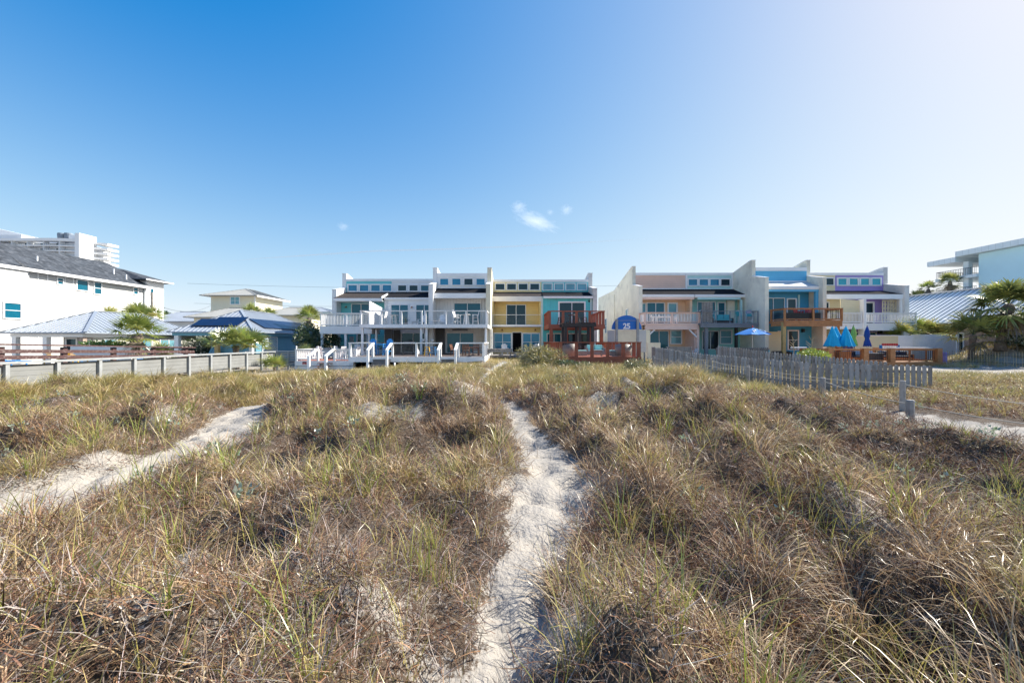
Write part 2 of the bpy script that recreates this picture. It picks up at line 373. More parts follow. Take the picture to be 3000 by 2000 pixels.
def tufts(n, d0, d1, nb, rho, Lr, wr, curl, pal, tip, nseg, thr, seed, lean=.5, brad=.10, jitter_pal=.2, frac=None, windx=.0, lenf=None):
    x, y = sample(n, d0, d1, rho)
    den = fbm(x*.55, y*.55, 5, 3)*.55+fbm(x*1.3, y*1.3, seed, 3)*.45
    ok = (den+.10*rng.random(len(x)) > thr+.22*sparse(x, y))&(paths(x, y) > .06+.18*rng.random(len(x)))&(sandy(x, y) < .4*rng.random(len(x))+.15)&~keep_out(x, y)
    if frac is not None: ok &= rng.random(len(x)) < frac(x, y)
    x = x[ok]; y = y[ok]; N = len(x)
    if N == 0: return None
    sc = .65+.6*rng.random(N)
    rep = np.repeat(np.arange(N), nb); K = len(rep)
    a0 = rng.random(K)*2*np.pi; rr = brad*np.sqrt(rng.random(K))*sc[rep]
    px = x[rep]+rr*np.cos(a0); py = y[rep]+rr*np.sin(a0)
    az = a0+rng.normal(0, .7, K)
    vx = np.cos(az)+windx; vy = np.sin(az); az = np.arctan2(vy, vx)
    Ls = (Lr[0]+(Lr[1]-Lr[0])*rng.random(K))*sc[rep]
    if lenf is not None: Ls = Ls*lenf(x, y)[rep]
    d = py
    wd = wr*(1+np.maximum(d-2.5, 0)/9)*(.7+.6*rng.random(K))
    zz = gz(x, y)[rep]+(rng.random(K)-.6)*.03
    tc = np.array(pal)[rng.integers(0, len(pal), N)]                      # a tuft leans to one hue
    cb = pick(pal, K, jitter_pal)*.55+tc[rep]*.45
    ct = pick(tip, K, jitter_pal)
    return strips(np.stack([px,py,zz], -1), az, Ls, np.abs(rng.normal(0, lean, K))*.6+lean*.35, curl[0]+(curl[1]-curl[0])*rng.random(K), wd, nseg, cb, rng.normal(0,.6,K), ct)
def litter(n, d0, d1, rho, Lr, wr, pal, nseg, thr, seed, frac=None, lift=.10, pathd=-.05):
    x, y = sample(n, d0, d1, rho)
    den = fbm(x*.9, y*.9, seed, 4)
    ok = (den+.15*rng.random(len(x)) > thr-.06*sparse(x, y))&(paths(x, y) > pathd+.30*rng.random(len(x))**2)&(sandy(x, y) < .5*rng.random(len(x))+.1)&~keep_out(x, y)
    if frac is not None: ok &= rng.random(len(x)) < frac(x, y)
    x = x[ok]; y = y[ok]; K = len(x)
    Ls = Lr[0]+(Lr[1]-Lr[0])*rng.random(K)
    h = lift*rng.random(K)*sst(.35, .65, fbm(x*1.1, y*1.1, 5, 3)+.1)
    return strips(np.stack([x,y,gz(x,y)+h-.02], -1), rng.random(K)*6.283, Ls, .5+rng.random(K)*1.0, rng.normal(.5,.8,K), wr*(1+np.maximum(y-2.5,0)/8)*(.6+.8*rng.random(K)), nseg, pick(pal, K, .3), rng.normal(0,.9,K))
rightish = lambda x, y: sst(-.2, .7, x/(y+1.3)+(fbm(x*.5, y*.5, 61, 3)-.5)*1.6)          # the browner, denser right-hand side
leftish = lambda x, y: 1-.75*rightish(x, y)
rho1 = lambda d: 1/(1+(d/4.5)**2)
rho2 = lambda d: 1/(1+(d/9)**2)
GS = float(1.0)
C = lambda *a: [c for c in a if c is not None]
near_short = lambda x, y: (1-.32*sst(.2,-1,x)*sst(5,2.8,y))*(1-.55*sst(9, 20, y))*(1-.6*sst(4.2,5.2,x)*sst(4.4,5.4,y)*sst(9,8.2,y))
hollow = lambda x, y: (1-.5*sst(8,10.5,x)*sst(20,15,y))*(1-.22*sst(17, 26, y))
def domes(cell, d1, nb, Lr, wr, pal, tip, thr, seed, brad, nseg=5, frac=None, d0=.8, curl=(.9,2.3), lod=6.0, windx=.25, lenf=None, umax=1.45):
    """one dome shaped bunch of arching blades per jittered grid cell"""
    gy, gx = np.mgrid[d0:d1:cell, -d1*umax-2:d1*umax+2:cell]
    x = (gx+(rng.random(gx.shape)-.5)*cell*.95).ravel(); y = (gy+(rng.random(gy.shape)-.5)*cell*.95).ravel()
    den = fbm(x*.55, y*.55, 5, 3)*.5+fbm(x*1.1, y*1.1, seed, 3)*.5
    ok = (np.abs(x) < umax*(y+1.4))&(y > d0)&(den > thr+.22*sparse(x, y)+.06*rng.random(len(x)))&(paths(x, y) > .10+.16*rng.random(len(x)))&(sandy(x, y) < .25)&~keep_out(x, y)
    if frac is not None: ok &= rng.random(len(x)) < frac(x, y)
    x = x[ok]; y = y[ok]; N = len(x); sc = .6+.75*rng.random(N)
    k = np.maximum((nb*sc/(1+(np.maximum(y-3,0)/lod)**1.2)).astype(int), 9)
    rep = np.repeat(np.arange(N), k); K = len(rep)
    a0 = rng.random(K)*2*np.pi; q = np.sqrt(rng.random(K)); rr = brad*q*sc[rep]
    px = x[rep]+rr*np.cos(a0); py = y[rep]+rr*np.sin(a0)
    az = a0+rng.normal(0,.5,K); az = np.arctan2(np.sin(az), np.cos(az)+windx)
    L = (Lr[0]+(Lr[1]-Lr[0])*rng.random(K))*sc[rep]
    if lenf is not None: L = L*lenf(x, y)[rep]
    w = wr*np.sqrt((nb*sc/np.maximum(k,1)))[rep]**.9*(.7+.6*rng.random(K))
    hue = np.array(pal)[rng.integers(0, len(pal), N)]*(.62+.80*rng.random((N,1)))
    cb = pick(BROWN, K, .25)*.35+hue[rep]*.65*(.8+.4*rng.random((K,1))); ct = pick(tip, K, .2)*.6+hue[rep]*.4  # dry straw tips, lightened so glints are partly painted into the blades
    return strips(np.stack([px,py,gz(px,py)-.03], -1), az, L, .08+.70*q*rng.random(K)+.1*rng.random(K), curl[0]+(curl[1]-curl[0])*rng.random(K), w, nseg, cb, rng.normal(0,.6,K), ct)
tag(mass('dry_dune_grass', C(
    domes(.35, 20, 105, (.20,.44), .0050, STRAW+BROWN[3:4]+OLIVE[:3]+[(.42,.25,.12),(.36,.20,.10)], STRAW, .405, 13, .17, lenf=near_short),
    domes(.50, 9, 70, (.34,.66), .0062, STRAW+OLIVE[:1], STRAW[:3], .45, 15, .12, 6, frac=rightish, windx=.45, lenf=near_short)),
    M_LEAF), 'tawny arching dry dune grass in tufts over the foreground', 'grass', kind='stuff')
tag(mass('brown_thatch', C(
    litter(int(210000*GS), .7, 20, rho1, (.06,.22), .0042, BROWN+BROWN+GREY[:1]+STRAW[3:], 3, .37, 21, lift=.20),
    litter(int(150000*GS), .7, 15, rho1, (.07,.26), .0042, BROWN, 3, .38, 23, frac=lambda x, y: rightish(x, y)*(1-.5*sst(5,6.5,x)), lift=.24),
    litter(int(45000*GS), .7, 12, rho1, (.10,.34), .0032, GREY, 3, .33, 25, lift=.16),
    litter(2600, .7, 14, rho1, (.05,.22), .0034, GREY+BROWN, 3, -1, 29, lift=.02, pathd=-.45),
    litter(int(90000*GS), .7, 10, rho1, (.05,.24), .0034, GREY+BROWN[:3], 3, .2, 27, frac=lambda x, y: np.clip(sparse(x,y),0,1), lift=.10)),
    M_THATCH), 'dead brown tangled stems and leaf litter covering the dune between tufts', 'dead grass', kind='stuff')
tag(mass('green_grass_blade', C(
    tufts(int(2300*GS), .9, 20, 8, rho1, (.24,.56), .0054, (.2,1.3), GREEN+OLIVE, OLIVE+STRAW[:1], 5, .40, 33, .28, .05, windx=.2, lenf=near_short),
    tufts(int(420*GS), 1.0, 9, 14, rho1, (.28,.62), .0060, (.2,1.1), GREEN, GREEN+OLIVE, 5, .36, 35, .25, .05, frac=lambda x, y: .3+.5*sst(-.2,-.8,x/(y+1.3))*sst(3,4.5,y)+.6*rightish(x,y)*sst(4,2,y), lenf=near_short)),
    M_LEAF), 'fresh green upright blades scattered among the dry grass', 'grass', kind='stuff')
tag(mass('beach_grass', C(
    domes(.40, 36, 260, (.30,.60), .0052, OLIVE+OLIVE+STRAW[:3]+GREEN[2:3], OLIVE+STRAW[:3], .33, 53, .20, 4, d0=11.5, lod=5.0, curl=(.5,1.7), windx=.7, lenf=hollow, umax=1.35)),
    M_LEAF), 'yellow green beach grass filling the hollow before the houses', 'grass', kind='stuff')
# pale silvery ground herb
def herb():
    x, y = sample(260, 2, 14, rho2); ok = (paths(x,y) > .0)&(fbm(x*.8,y*.8,91,2) > .5); x = x[ok]; y = y[ok]
    rep = np.repeat(np.arange(len(x)), 22); K = len(rep); a = rng.random(K)*6.283; r = .11*np.sqrt(rng.random(K))
    P = np.stack([x[rep]+r*np.cos(a), y[rep]+r*np.sin(a), gz(x,y)[rep]+.05+.14*rng.random(K)], -1)
    return strips(P, a, .035+.03*rng.random(K), rng.random(K)*1.2, np.zeros(K), .022+.012*rng.random(K), 2, pick([(.30,.36,.27),(.24,.31,.22),(.36,.41,.33)], K), rng.normal(0,.8,K))
tag(mass('silver_herb', [herb()], M_LEAF), 'low silvery green leafy herb dotted over the sand', 'ground cover', kind='stuff')
# ------------------------------------------------------------------ building kit
M = {}
def mk(k, *a, **kw): M[k] = mat(k, *a, **kw); return M[k]
mk('white', (.87,.87,.86), .5, .10, .8, stain=((.55,.54,.50),1.6,.35))
mk('white_siding', (.86,.86,.85), .55, .07, .8, lap=('z',.19,'lap',.015))
mk('white_batten', (.83,.83,.82), .55, .08, .8, lap=('x',.30,'groove',.02))
mk('offwhite', (.80,.77,.71), .6, .10, .8)
mk('trim', (.85,.85,.85), .4, .05, 2)
mk('aqua', (.16,.64,.68), .5, .10, .8, lap=('z',.19,'lap',.015))
mk('aqua_batten', (.10,.58,.61), .5, .12, .8, lap=('x',.32,'groove',.02))
mk('yellow', (.87,.64,.24), .5, .08, .8, lap=('z',.19,'lap',.015))
mk('pale_yellow', (.87,.76,.42), .5, .08, .8, lap=('x',.32,'groove',.02))
mk('pale_yellow_trim', (.80,.70,.45), .5, .08, .8)
mk('peach', (.82,.55,.43), .5, .08, .8, lap=('z',.22,'lap',.018))
mk('peach_warm', (.84,.56,.36), .5, .10, .8, lap=('z',.19,'lap',.015))
mk('peach_trim', (.84,.60,.50), .5, .10, 1)
mk('mint', (.52,.78,.76), .5, .08, .8, lap=('z',.19,'lap',.015))
mk('mint_green', (.34,.70,.64), .5, .08, .8, lap=('z',.19,'lap',.015))
mk('apartment_white', (.56,.56,.55), .55, .08, .8, lap=('z',.19,'lap',.02))
mk('blue', (.12,.48,.74), .5, .08, .8, lap=('z',.19,'lap',.015))
mk('blue_deep', (.06,.36,.60), .5, .08, .8, lap=('z',.19,'lap',.015))
mk('cream', (.82,.71,.45), .5, .08, .8, lap=('z',.19,'lap',.015))
mk('purple', (.38,.28,.66), .5, .08, .8, lap=('z',.24,'lap',.018))
mk('stucco', (.86,.82,.67), .85, .14, .5, bump=.012, bscale=60, stain=((.42,.40,.34),.8,.5))
mk('stucco_warm', (.80,.73,.55), .85, .12, .5, bump=.010, bscale=60, stain=((.5,.46,.36),.8,.4))
mk('stucco_grey', (.72,.70,.67), .85, .2, .6, bump=.012, bscale=60, stain=((.34,.32,.30),.9,.6))
mk('shingle', (.03,.03,.033), .95, .55, 5, bump=.006, bscale=30, spec=.03)
mk('shingle_brown', (.075,.065,.06), .95, .5, 5, bump=.006, bscale=30, spec=.03)
mk('roof_pale', (.55,.57,.58), .5, .15, .8, lap=('x',.45,'groove',.02))
mk('grey_panel', (.24,.24,.25), .6, .12, .9, lap=('x',.16,'groove',.02))
mk('grey_wall', (.38,.37,.36), .6, .10, .9, lap=('z',.19,'lap',.015))
mk('louver', (.10,.10,.105), .5, .1, 1, lap=('z',.22,'lap',.03))
mk('dark', (.006,.006,.007), .9, .3, 2, spec=.05)  # near-black colour standing for an unlit interior
mk('black_metal', (.02,.02,.022), .45, .2, 3)
mk('grey_metal', (.18,.20,.23), .45, .15, 2)
mk('steel', (.55,.56,.57), .35, .15, 4, metal=.9)
mk('cable', (.35,.36,.38), .5, .1, 4)
mk('red_wood', (.36,.105,.055), .6, .25, 2.5, bump=.004, bscale=20)
mk('red_floor', (.40,.13,.075), .65, .25, 2.5, lap=('x',.14,'groove',.01))
mk('orange_wood', (.46,.20,.075), .55, .28, 3, bump=.004, bscale=22, stain=((.24,.09,.03),5,.5))
mk('new_pine', (.52,.36,.14), .6, .25, 3, bump=.004, bscale=20)
mk('orange_floor', (.50,.25,.12), .6, .25, 3, lap=('y',.14,'groove',.01))
mk('grey_wood', (.30,.275,.25), .85, .35, 4, bump=.006, bscale=25, stain=((.14,.12,.11),6,.6))
mk('grey_wood_dark', (.17,.165,.165), .85, .3, 4, bump=.006, bscale=25)
mk('brown_floor', (.12,.09,.075), .7, .25, 3, lap=('x',.14,'groove',.01))
mk('rust_tread', (.26,.10,.06), .7, .25, 3)
mk('copper', (.40,.17,.07), .4, .2, 3, metal=.6)
mk('gate_panel', (.50,.50,.50), .4, .1, 1)
mk('brown_rail', (.085,.04,.038), .65, .3, 4, stain=((.30,.26,.24),9,.5))
mk('fence_grey', (.22,.225,.22), .75, .18, 1.2, lap=('z',.225,'lap',.014))
mk('fence_grey_post', (.33,.345,.35), .75, .22, 3)
mk('sign_blue', (.005,.14,.52), .4, .06, 1)
mk('sign_white', (.82,.83,.84), .5, .05, 4)
G_TEAL = glass('glass_teal', (.003,.10,.16), .05)
G_DARK = glass('glass_dark', (.008,.02,.032), .04)
G_PALE = glass('glass_pale', (.16,.36,.43), .06)
G_AQUA = glass('glass_aqua', (.01,.38,.48), .08)
G_BLUE = glass('glass_blue', (.004,.18,.34), .07)
def fb(mb, pl, a0, a1, b0, b1, z0, z1):
    k, c = pl
    if k == 'S': mb.box(a0, a1, c-b1, c-b0, z0, z1)
    elif k == 'N': mb.box(a0, a1, c+b0, c+b1, z0, z1)
    elif k == 'E': mb.box(c+b0, c+b1, a0, a1, z0, z1)
    else: mb.box(c-b1, c-b0, a0, a1, z0, z1)
    return mb
def win(par, pl, a0, a1, z0, z1, g=None, n=1, cross=False, fw=.09, dp=.07, name='window', fm=None, pm='pane', blind=None):
    """a0..a1, z0..z1 = outer frame; frame stands proud of the wall, the pane sits back inside it"""
    f = MB()
    fb(f, pl, a0, a0+fw, -.02, dp, z0, z1); fb(f, pl, a1-fw, a1, -.02, dp, z0, z1)
    fb(f, pl, a0+fw, a1-fw, -.02, dp, z1-fw, z1); fb(f, pl, a0+fw, a1-fw, -.02, dp+.02, z0, z0+fw*.8)
    w = (a1-a0-2*fw)/n
    for i in range(1, n): fb(f, pl, a0+fw+i*w-.035, a0+fw+i*w+.035, -.02, dp-.012, z0+fw*.8, z1-fw)
    zm = (z0+z1)/2
    if cross: 
        for i in range(n): fb(f, pl, a0+fw+i*w+(.035 if i else 0), a0+fw+(i+1)*w-(.035 if i < n-1 else 0), -.02, dp-.016, zm-.025, zm+.025)
    o = f.build(name, fm or M['trim'], par)
    p = MB(); fb(p, pl, a0+fw*.6, a1-fw*.6, -.03, .012, z0+fw*.5, z1-fw*.6)
    p.build(pm, g or G_TEAL, o)
    return o
def slider(par, pl, a0, a1, z0, z1, g=None, n=2, name='sliding_door', fm=None):
    return win(par, pl, a0, a1, z0, z1, g, n, False, .08, .08, name, fm)
def railing(par, pts, z0, h, style, rm, im=None, step=1.6, pw=.09, cap=True, name='railing', ends=(True, True), caph=.05, mid=False):
    """pts: XY polyline. style: 'cable' | 'bal' (balusters)"""
    r = MB(); posts = []
    inf = MB()
    for i in range(len(pts)-1):
        a = Vector((*pts[i], 0)); b = Vector((*pts[i+1], 0)); Ld = (b-a).length; n = max(1, round(Ld/step))
        for k in range(n+1):
            if k == n and i < len(pts)-2: continue
            if (i == 0 and k == 0 and not ends[0]) or (i == len(pts)-2 and k == n and not ends[1]): continue
            posts.append(a.lerp(b, k/n))
        up = Vector((0,0,1)); d = (b-a).normalized()
        if cap: r.bar(a+up*(z0+h-caph/2)-d*pw*.5, b+up*(z0+h-caph/2)+d*pw*.5, pw*1.5, caph)
        if style == 'cable':
            nc = 7
            for c in range(nc): inf.tube([a+up*(z0+.10+(h-.2)*c/(nc-1)), b+up*(z0+.10+(h-.2)*c/(nc-1))], .0045, 4, False)
        else:
            r.bar(a+up*(z0+h-.11), b+up*(z0+h-.11), .04, .085); r.bar(a+up*(z0+.12), b+up*(z0+.12), .04, .085)
            m = max(2, int(Ld/.15))
            for c in range(1, m):
                p = a.lerp(b, c/m); inf.bar(p+up*(z0+.16), p+up*(z0+h-.15), .05 if style == 'bal' else .022)
            if style == 'bal2': pass
    ro = r.build(name, rm, par)
    if inf.v: inf.build('cables' if style == 'cable' else 'balusters', im or rm, ro)
    for p in posts:
        MB().box(p.x-pw/2, p.x+pw/2, p.y-pw/2, p.y+pw/2, z0-.02, z0+h-caph-.003).build('post', rm, ro, bevel=0)
    return ro
def parapet(par, x0, x1, Yf, Yc, lp, up, top, m, Yb=62, zb=-2.4, name='party_wall', back=None):
    prof = [(Yf,zb),(Yf,lp),(Yc-.1,lp+.5),(Yc-.1,up),(Yc+.3,up-.02),(Yc+8.0,top-1.0),(Yb,top-1.0),(Yb,zb)]
    o = MB().yz(x0, x1, prof).build(name, m, par)
    c = MB()
    line = prof[1:3]; e = .03
    c.yz(x0-e, x1+e, [(Yf-e,lp+.002),(Yf-e,lp+.06),(Yc-.103,lp+.56),(Yc-.103,lp+.502)])
    c.yz(x0-e, x1+e, [(Yc-.13,up+.002),(Yc-.13,up+.06),(Yc+.3,up+.04),(Yc+8,top-.94),(Yb,top-.94),(Yb,top-.998),(Yc+8,top-.998),(Yc+.3,up-.018)])
    c.build('coping', M['trim'], o)
    return o
def townhouse(label, x0, x1, Yc, Ye, top, cb, ez, Yw, Yg, z2, wallm, clerm, name='townhouse', roofm=None, fasc=.45, fascm=None, cop=.28, zb=-2.4, Yb=61.8):
    """shed roofed beach house: clerestory at Yc, porch eave at Ye, upper wall Yw, ground wall Yg, upper floor level z2"""
    root = thing(name, label, 'townhouse', ((x0+x1)/2, Yg, zb))
    e = .004
    sl = (cb-ez)/(Yc-Ye)
    wz = cb-sl*(Yc-Yw)-.12
    MB().yz(x0+e, x1-e, [(Yw,z2-.2),(Yw,wz),(Yc+.02,cb-.12),(Yc+.02,top-.05),(Yc+8,top-1.25),(Yb,top-1.25),(Yb,zb),(Yg+.0,zb),(Yg,z2-.2)]).build('wall', wallm, root)
    c = MB().box(x0+e, x1-e, Yc-.10, Yc+.018, cb-.10, top-cop); c.build('clerestory_wall', clerm, root)
    MB().box(x0+e*2, x1-e*2, Yc-.16, Yc+.30, top-cop, top).build('coping', M['trim'], root)
    MB().yz(x0+e, x1-e, [(Yc+.3,top-.02),(Yc+8,top-1.22),(Yb,top-1.22),(Yb,top-1.14),(Yc+8,top-1.14),(Yc+.3,top+.0)]).build('roof', M['roof_pale'], root)
    MB().yz(x0+e, x1-e, [(Yc-.10,cb-.02),(Yc-.10,cb+.08),(Ye,ez+.03),(Ye,ez-.06)]).build('porch_roof', roofm or M['shingle'], root)
    MB().box(x0+e, x1-e, Ye-.05, Ye-.004, ez-fasc, ez+.0).build('fascia', fascm or M['trim'], root)
    if Ye < Yw-.5: MB().box(x0+e, x1-e, Ye+.01, Yw-.01, ez-.32, ez-.26).build('porch_ceiling', fascm or M['trim'], root)
    return root
def lamp(par, x, y, z, m=None, dome=True):
    b = MB()
    b.box(x-.05, x+.05, y-.04, y, z-.06, z+.08)
    b.tube([(x,y-.04,z+.05),(x,y-.16,z+.08),(x,y-.2,z+.02)], .015, 6)
    b.lathe(x, y-.2, [(.03,z+.02),(.07,z-.01),(.14,z-.10),(.13,z-.10)], 12)
    return b.build('wall_lamp', m or M['copper'], par)

# ================================================================== west row
A = dict(top=7.2, cb=5.6)
# --- aqua end unit
u = townhouse('aqua and white end townhouse beside the dark hedge, its porch roof reaching lowest', -19.1, -13.86, 46, 42.6, 7.2, 5.6, 4.62, 44.5, 44.3, 1.62, M['aqua'], M['aqua'], roofm=M['shingle_brown'], fasc=.30)
for i in range(4):
    a = -18.98+i*1.315; win(u, ('S', 45.9), a, a+1.27, 5.68, 6.62, G_BLUE if i < 4 else G_DARK, 1, fw=.15)
parapet(u, -19.56, -19.1, 43.3, 46, 5.62, 7.78, 7.2, M['white_batten'])
MB().yz(-13.86-.06, -13.86+.03, [(42.3,4.55),(42.3,4.75),(44.4,5.36),(44.4,5.1)]).build('rake_board', M['trim'], u)
MB().yz(-13.98, -13.9, [(38.9,1.62),(38.9,3.95),(43.2,3.55),(43.2,1.62)]).build('privacy_wall', M['white_siding'], u)
d = slider(u, ('S', 44.5), -17.95, -15.75, 1.66, 4.22, G_TEAL, 2, 'french_door')
win(u, ('S', 44.3), -17.3, -16.1, -1.2, 1.05, G_DARK, 1, False, .15, name='door')
lamp(u, -18.5, 44.5, 3.85); lamp(u, -18.3, 44.3, .9)
MB().box(-18.05,-17.6,44.2,44.29,-.1,.55).build('meter_box', M['gate_panel'], u)
# --- plain white unit
u = townhouse('plain white townhouse without porch roof, between the aqua end unit and the projecting white one', -13.86, -8.40, 46, 43.1, 7.2, 5.6, 4.74, 43.2, 43.2, 1.62, M['white_siding'], M['white_siding'], fasc=.22, cop=.34)
for i in range(4):
    a = -12.9+i*1.315-.35; win(u, ('S', 45.9), a, a+1.2, 5.72, 6.58, [G_DARK, G_DARK, G_TEAL, G_TEAL][i], 1, fw=.14)
slider(u, ('S', 43.2), -13.15, -11.2, 1.66, 4.02, G_TEAL, 2); slider(u, ('S', 43.2), -10.45, -8.55, 1.66, 4.02, G_TEAL, 2)
lamp(u, -10.85, 43.2, 3.72)
MB().tube([(-13.62,43.1,4.5),(-13.62,43.1,1.7)], .05, 8).build('downspout', M['trim'], u)
slider(u, ('S', 43.2), -12.0, -9.4, -1.2, .95, G_DARK, 2)
MB().box(-14.0+.25, -12.9, 43.0, 43.19, -1.2, 1.3).build('louver_panel', M['grey_panel'], u)
MB().box(-12.75, -12.1, 42.95, 43.19, -1.2, 1.25).build('louver_panel', M['louver'], u)
MB().box(-9.3, -8.42, 42.97, 43.19, -1.2, 1.3).build('louver_panel', M['louver'], u)
# --- projecting white unit
u = townhouse('projecting white townhouse with tall white side walls and black porch roof', -7.95, -2.62, 42.4, 40.6, 7.23, 5.56, 4.92, 42.0, 41.6, 1.62, M['white_batten'], M['white_siding'], fasc=.52, cop=.34)
parapet(u, -8.40, -7.95, 40.1, 42.4, 5.72, 7.78, 7.23, M['white_batten'])
parapet(u, -2.62, -2.17, 40.1, 42.4, 5.74, 7.80, 7.23, M['stucco_warm'])
for i in range(4):
    a = -7.72+i*1.285; win(u, ('S', 42.3), a, a+1.06, 5.92, 6.74, [G_BLUE, G_BLUE, G_DARK, G_BLUE][i], 1, fw=.10)
slider(u, ('S', 42.0), -6.15, -3.25, 1.66, 4.08, G_TEAL, 2)
slider(u, ('S', 41.6), -6.85, -3.95, -1.2, .93, G_TEAL, 2)
MB().box(-7.93, -7.0, 41.35, 41.59, -1.2, 1.35).build('louver_panel', M['louver'], u)
MB().box(-3.72,-3.05,41.5,41.59,-.55,.55).build('meter_box', M['offwhite'], u)
MB().box(-6.2,-4.6,41.2,41.58,1.12,1.26).build('awning_box', M['grey_metal'], u)
MB().box(-2.2, -1.98, 40.3, 40.75, -1.9, 1.3).build('utility_column', M['white'], u)
# --- yellow unit
u = townhouse('yellow townhouse with a recessed cable railed balcony and an open black doorway', -2.17, 3.40, 46, 44.0, 7.12, 5.62, 4.98, 45.5, 44.6, 1.80, M['yellow'], M['pale_yellow'], roofm=M['shingle_brown'], fasc=.56, fascm=M['offwhite'])
for i in range(4):
    a = -1.98+i*1.33; win(u, ('S', 45.9), a, a+1.2, 5.88, 6.72, G_DARK, 1, fw=.10)
MB().box(-2.16, -2.02, 44.02, 45.5, 1.8, 4.7).build('porch_side', M['yellow'], u)
MB().box(3.02, 3.18, 44.05, 45.5, 1.8, 4.7).build('porch_side', M['yellow'], u)
MB().box(3.19, 3.42, 43.8, 44.3, -1.6, 4.96).build('corner_column', M['offwhite'], u)
slider(u, ('S', 45.5), -.66, 1.60, 1.84, 4.22, G_DARK, 2, fm=M['trim'])
b = MB().box(-2.3, 3.4, 43.7, 45.48, 1.62, 1.84).build('balcony_floor', M['trim'], u)
railing(u, [(-2.1, 43.8), (3.3, 43.8)], 1.85, 1.1, 'cable', M['offwhite'], M['cable'], 5.4, .07)
win(u, ('S', 44.6), -2.1, 0.0, -1.12, .98, G_BLUE, 2, True, .12); win(u, ('S', 44.6), 1.12, 3.15, -1.12, .98, G_BLUE, 2, True, .12)
win(u, ('S', 44.6), 0.02, 1.10, -1.25, 1.06, M['dark'], 1, False, .06, name='doorway', pm='dark_room_panel')  # solid panel in the doorway; the unlit room's darkness is its colour
lamp(u, -1.1, 44.6, 1.3); lamp(u, 2.6, 44.6, 1.3)
# --- bright aqua unit
u = townhouse('bright turquoise townhouse at the right end of its row, behind the rust red decks', 3.40, 8.80, 46, 43.3, 7.12, 5.62, 4.92, 43.6, 43.6, 1.60, M['aqua_batten'], M['aqua'], roofm=M['shingle'], fasc=.24)
parapet(u, 8.80, 9.26, 43.3, 46, 5.76, 7.84, 7.15, M['stucco_grey'])
for i in range(4):
    a = 3.5+i*1.32; win(u, ('S', 45.9), a, a+1.18, 5.86, 6.72, G_PALE, 1, fw=.10)
win(u, ('S', 43.6), 5.05, 8.05, 1.64, 4.38, G_DARK, 2, False, .16, name='sliding_door')
MB().tube([(8.62,43.45,4.8),(8.62,43.45,-1.2)], .05, 8).build('downspout', M['trim'], u)
slider(u, ('S', 43.6), 3.8, 5.4, -1.2, .9, G_TEAL, 2); slider(u, ('S', 43.6), 6.0, 8.4, -1.2, .9, G_DARK, 2)
MB().box(8.35,8.5,43.5,43.59,4.3,4.5).build('flood_light', M['black_metal'], u)

# ================================================================== east row
# --- peach unit
u = townhouse('peach townhouse with windowless upper siding, beside the tall cream end wall', 14.25, 19.98, 46, 43.6, 7.9, 5.95, 5.14, 45.0, 44.5, 1.86, M['peach_warm'], M['peach'], fasc=.26, cop=.30)
parapet(u, 13.88, 14.25, 43.5, 46, 6.0, 8.62, 7.9, M['stucco'], Yb=64)
MB().box(14.26, 19.97, 45.84, 45.898, 5.86, 6.12).build('band', M['trim'], u)
MB().box(14.26, 19.97, 43.62, 43.8, 4.60, 4.86).build('beam', M['peach_trim'], u)
win(u, ('S', 45.0), 14.35, 15.15, 1.9, 4.35, G_PALE, 1, False, .1, name='window')
slider(u, ('S', 45.0), 15.2, 17.25, 1.9, 4.4, G_TEAL, 2); win(u, ('S', 45.0), 17.55, 18.7, 1.9, 4.4, G_PALE, 1, False, .14, name='door')
MB().box(19.6, 19.85, 43.85, 45, 1.9, 4.62).build('porch_side', M['peach_warm'], u)
bf = MB().box(13.95, 19.7, 41.75, 44.48, 1.74, 1.93).box(14.0, 19.65, 41.8, 41.95, 1.25, 1.738).build('balcony_floor', M['peach_trim'], u)
railing(u, [(13.95, 43.4), (13.95, 41.8), (19.65, 41.8)], 1.94, 1.12, 'bal', M['peach_trim'], M['trim'], 2.9, .2)
for x in (14.1, 19.55): 
    MB().box(x-.12, x+.12, 41.82, 42.06, -1.9, 1.248).build('support_post', M['peach_trim'], u)
    s = 1 if x < 15 else -1
    MB().bar((x+s*.1, 41.93, .45), (x+s*.9, 41.93, 1.24), .12).build('brace', M['trim'], u)
slider(u, ('S', 44.5), 15.35, 17.5, -.85, 1.2, G_TEAL, 2); win(u, ('S', 44.5), 17.65, 19.0, -.3, 1.3, G_PALE, 1, True, .12)
MB().box(19.3, 19.5, 42.1, 44.48, -1.9, 1.72).build('side_panel', M['peach_trim'], u)
# windows and door in the tall cream end wall
pw = ('W', 13.88)
win(u, pw, 47.6, 48.6, 1.7, 3.9, G_PALE, 1, True, .08); win(u, pw, 58.2, 59.4, 1.2, 3.4, G_TEAL, 1, True, .08)
win(u, pw, 55.5, 56.6, -1.6, .6, M['white'], 1, False, .1, name='side_door', pm='door_leaf')
MB().yz(13.80, 13.878, [(53.8,-2),(53.8,6.3),(54.3,6.3),(54.3,-2)]).build('pilaster', M['stucco'], u)
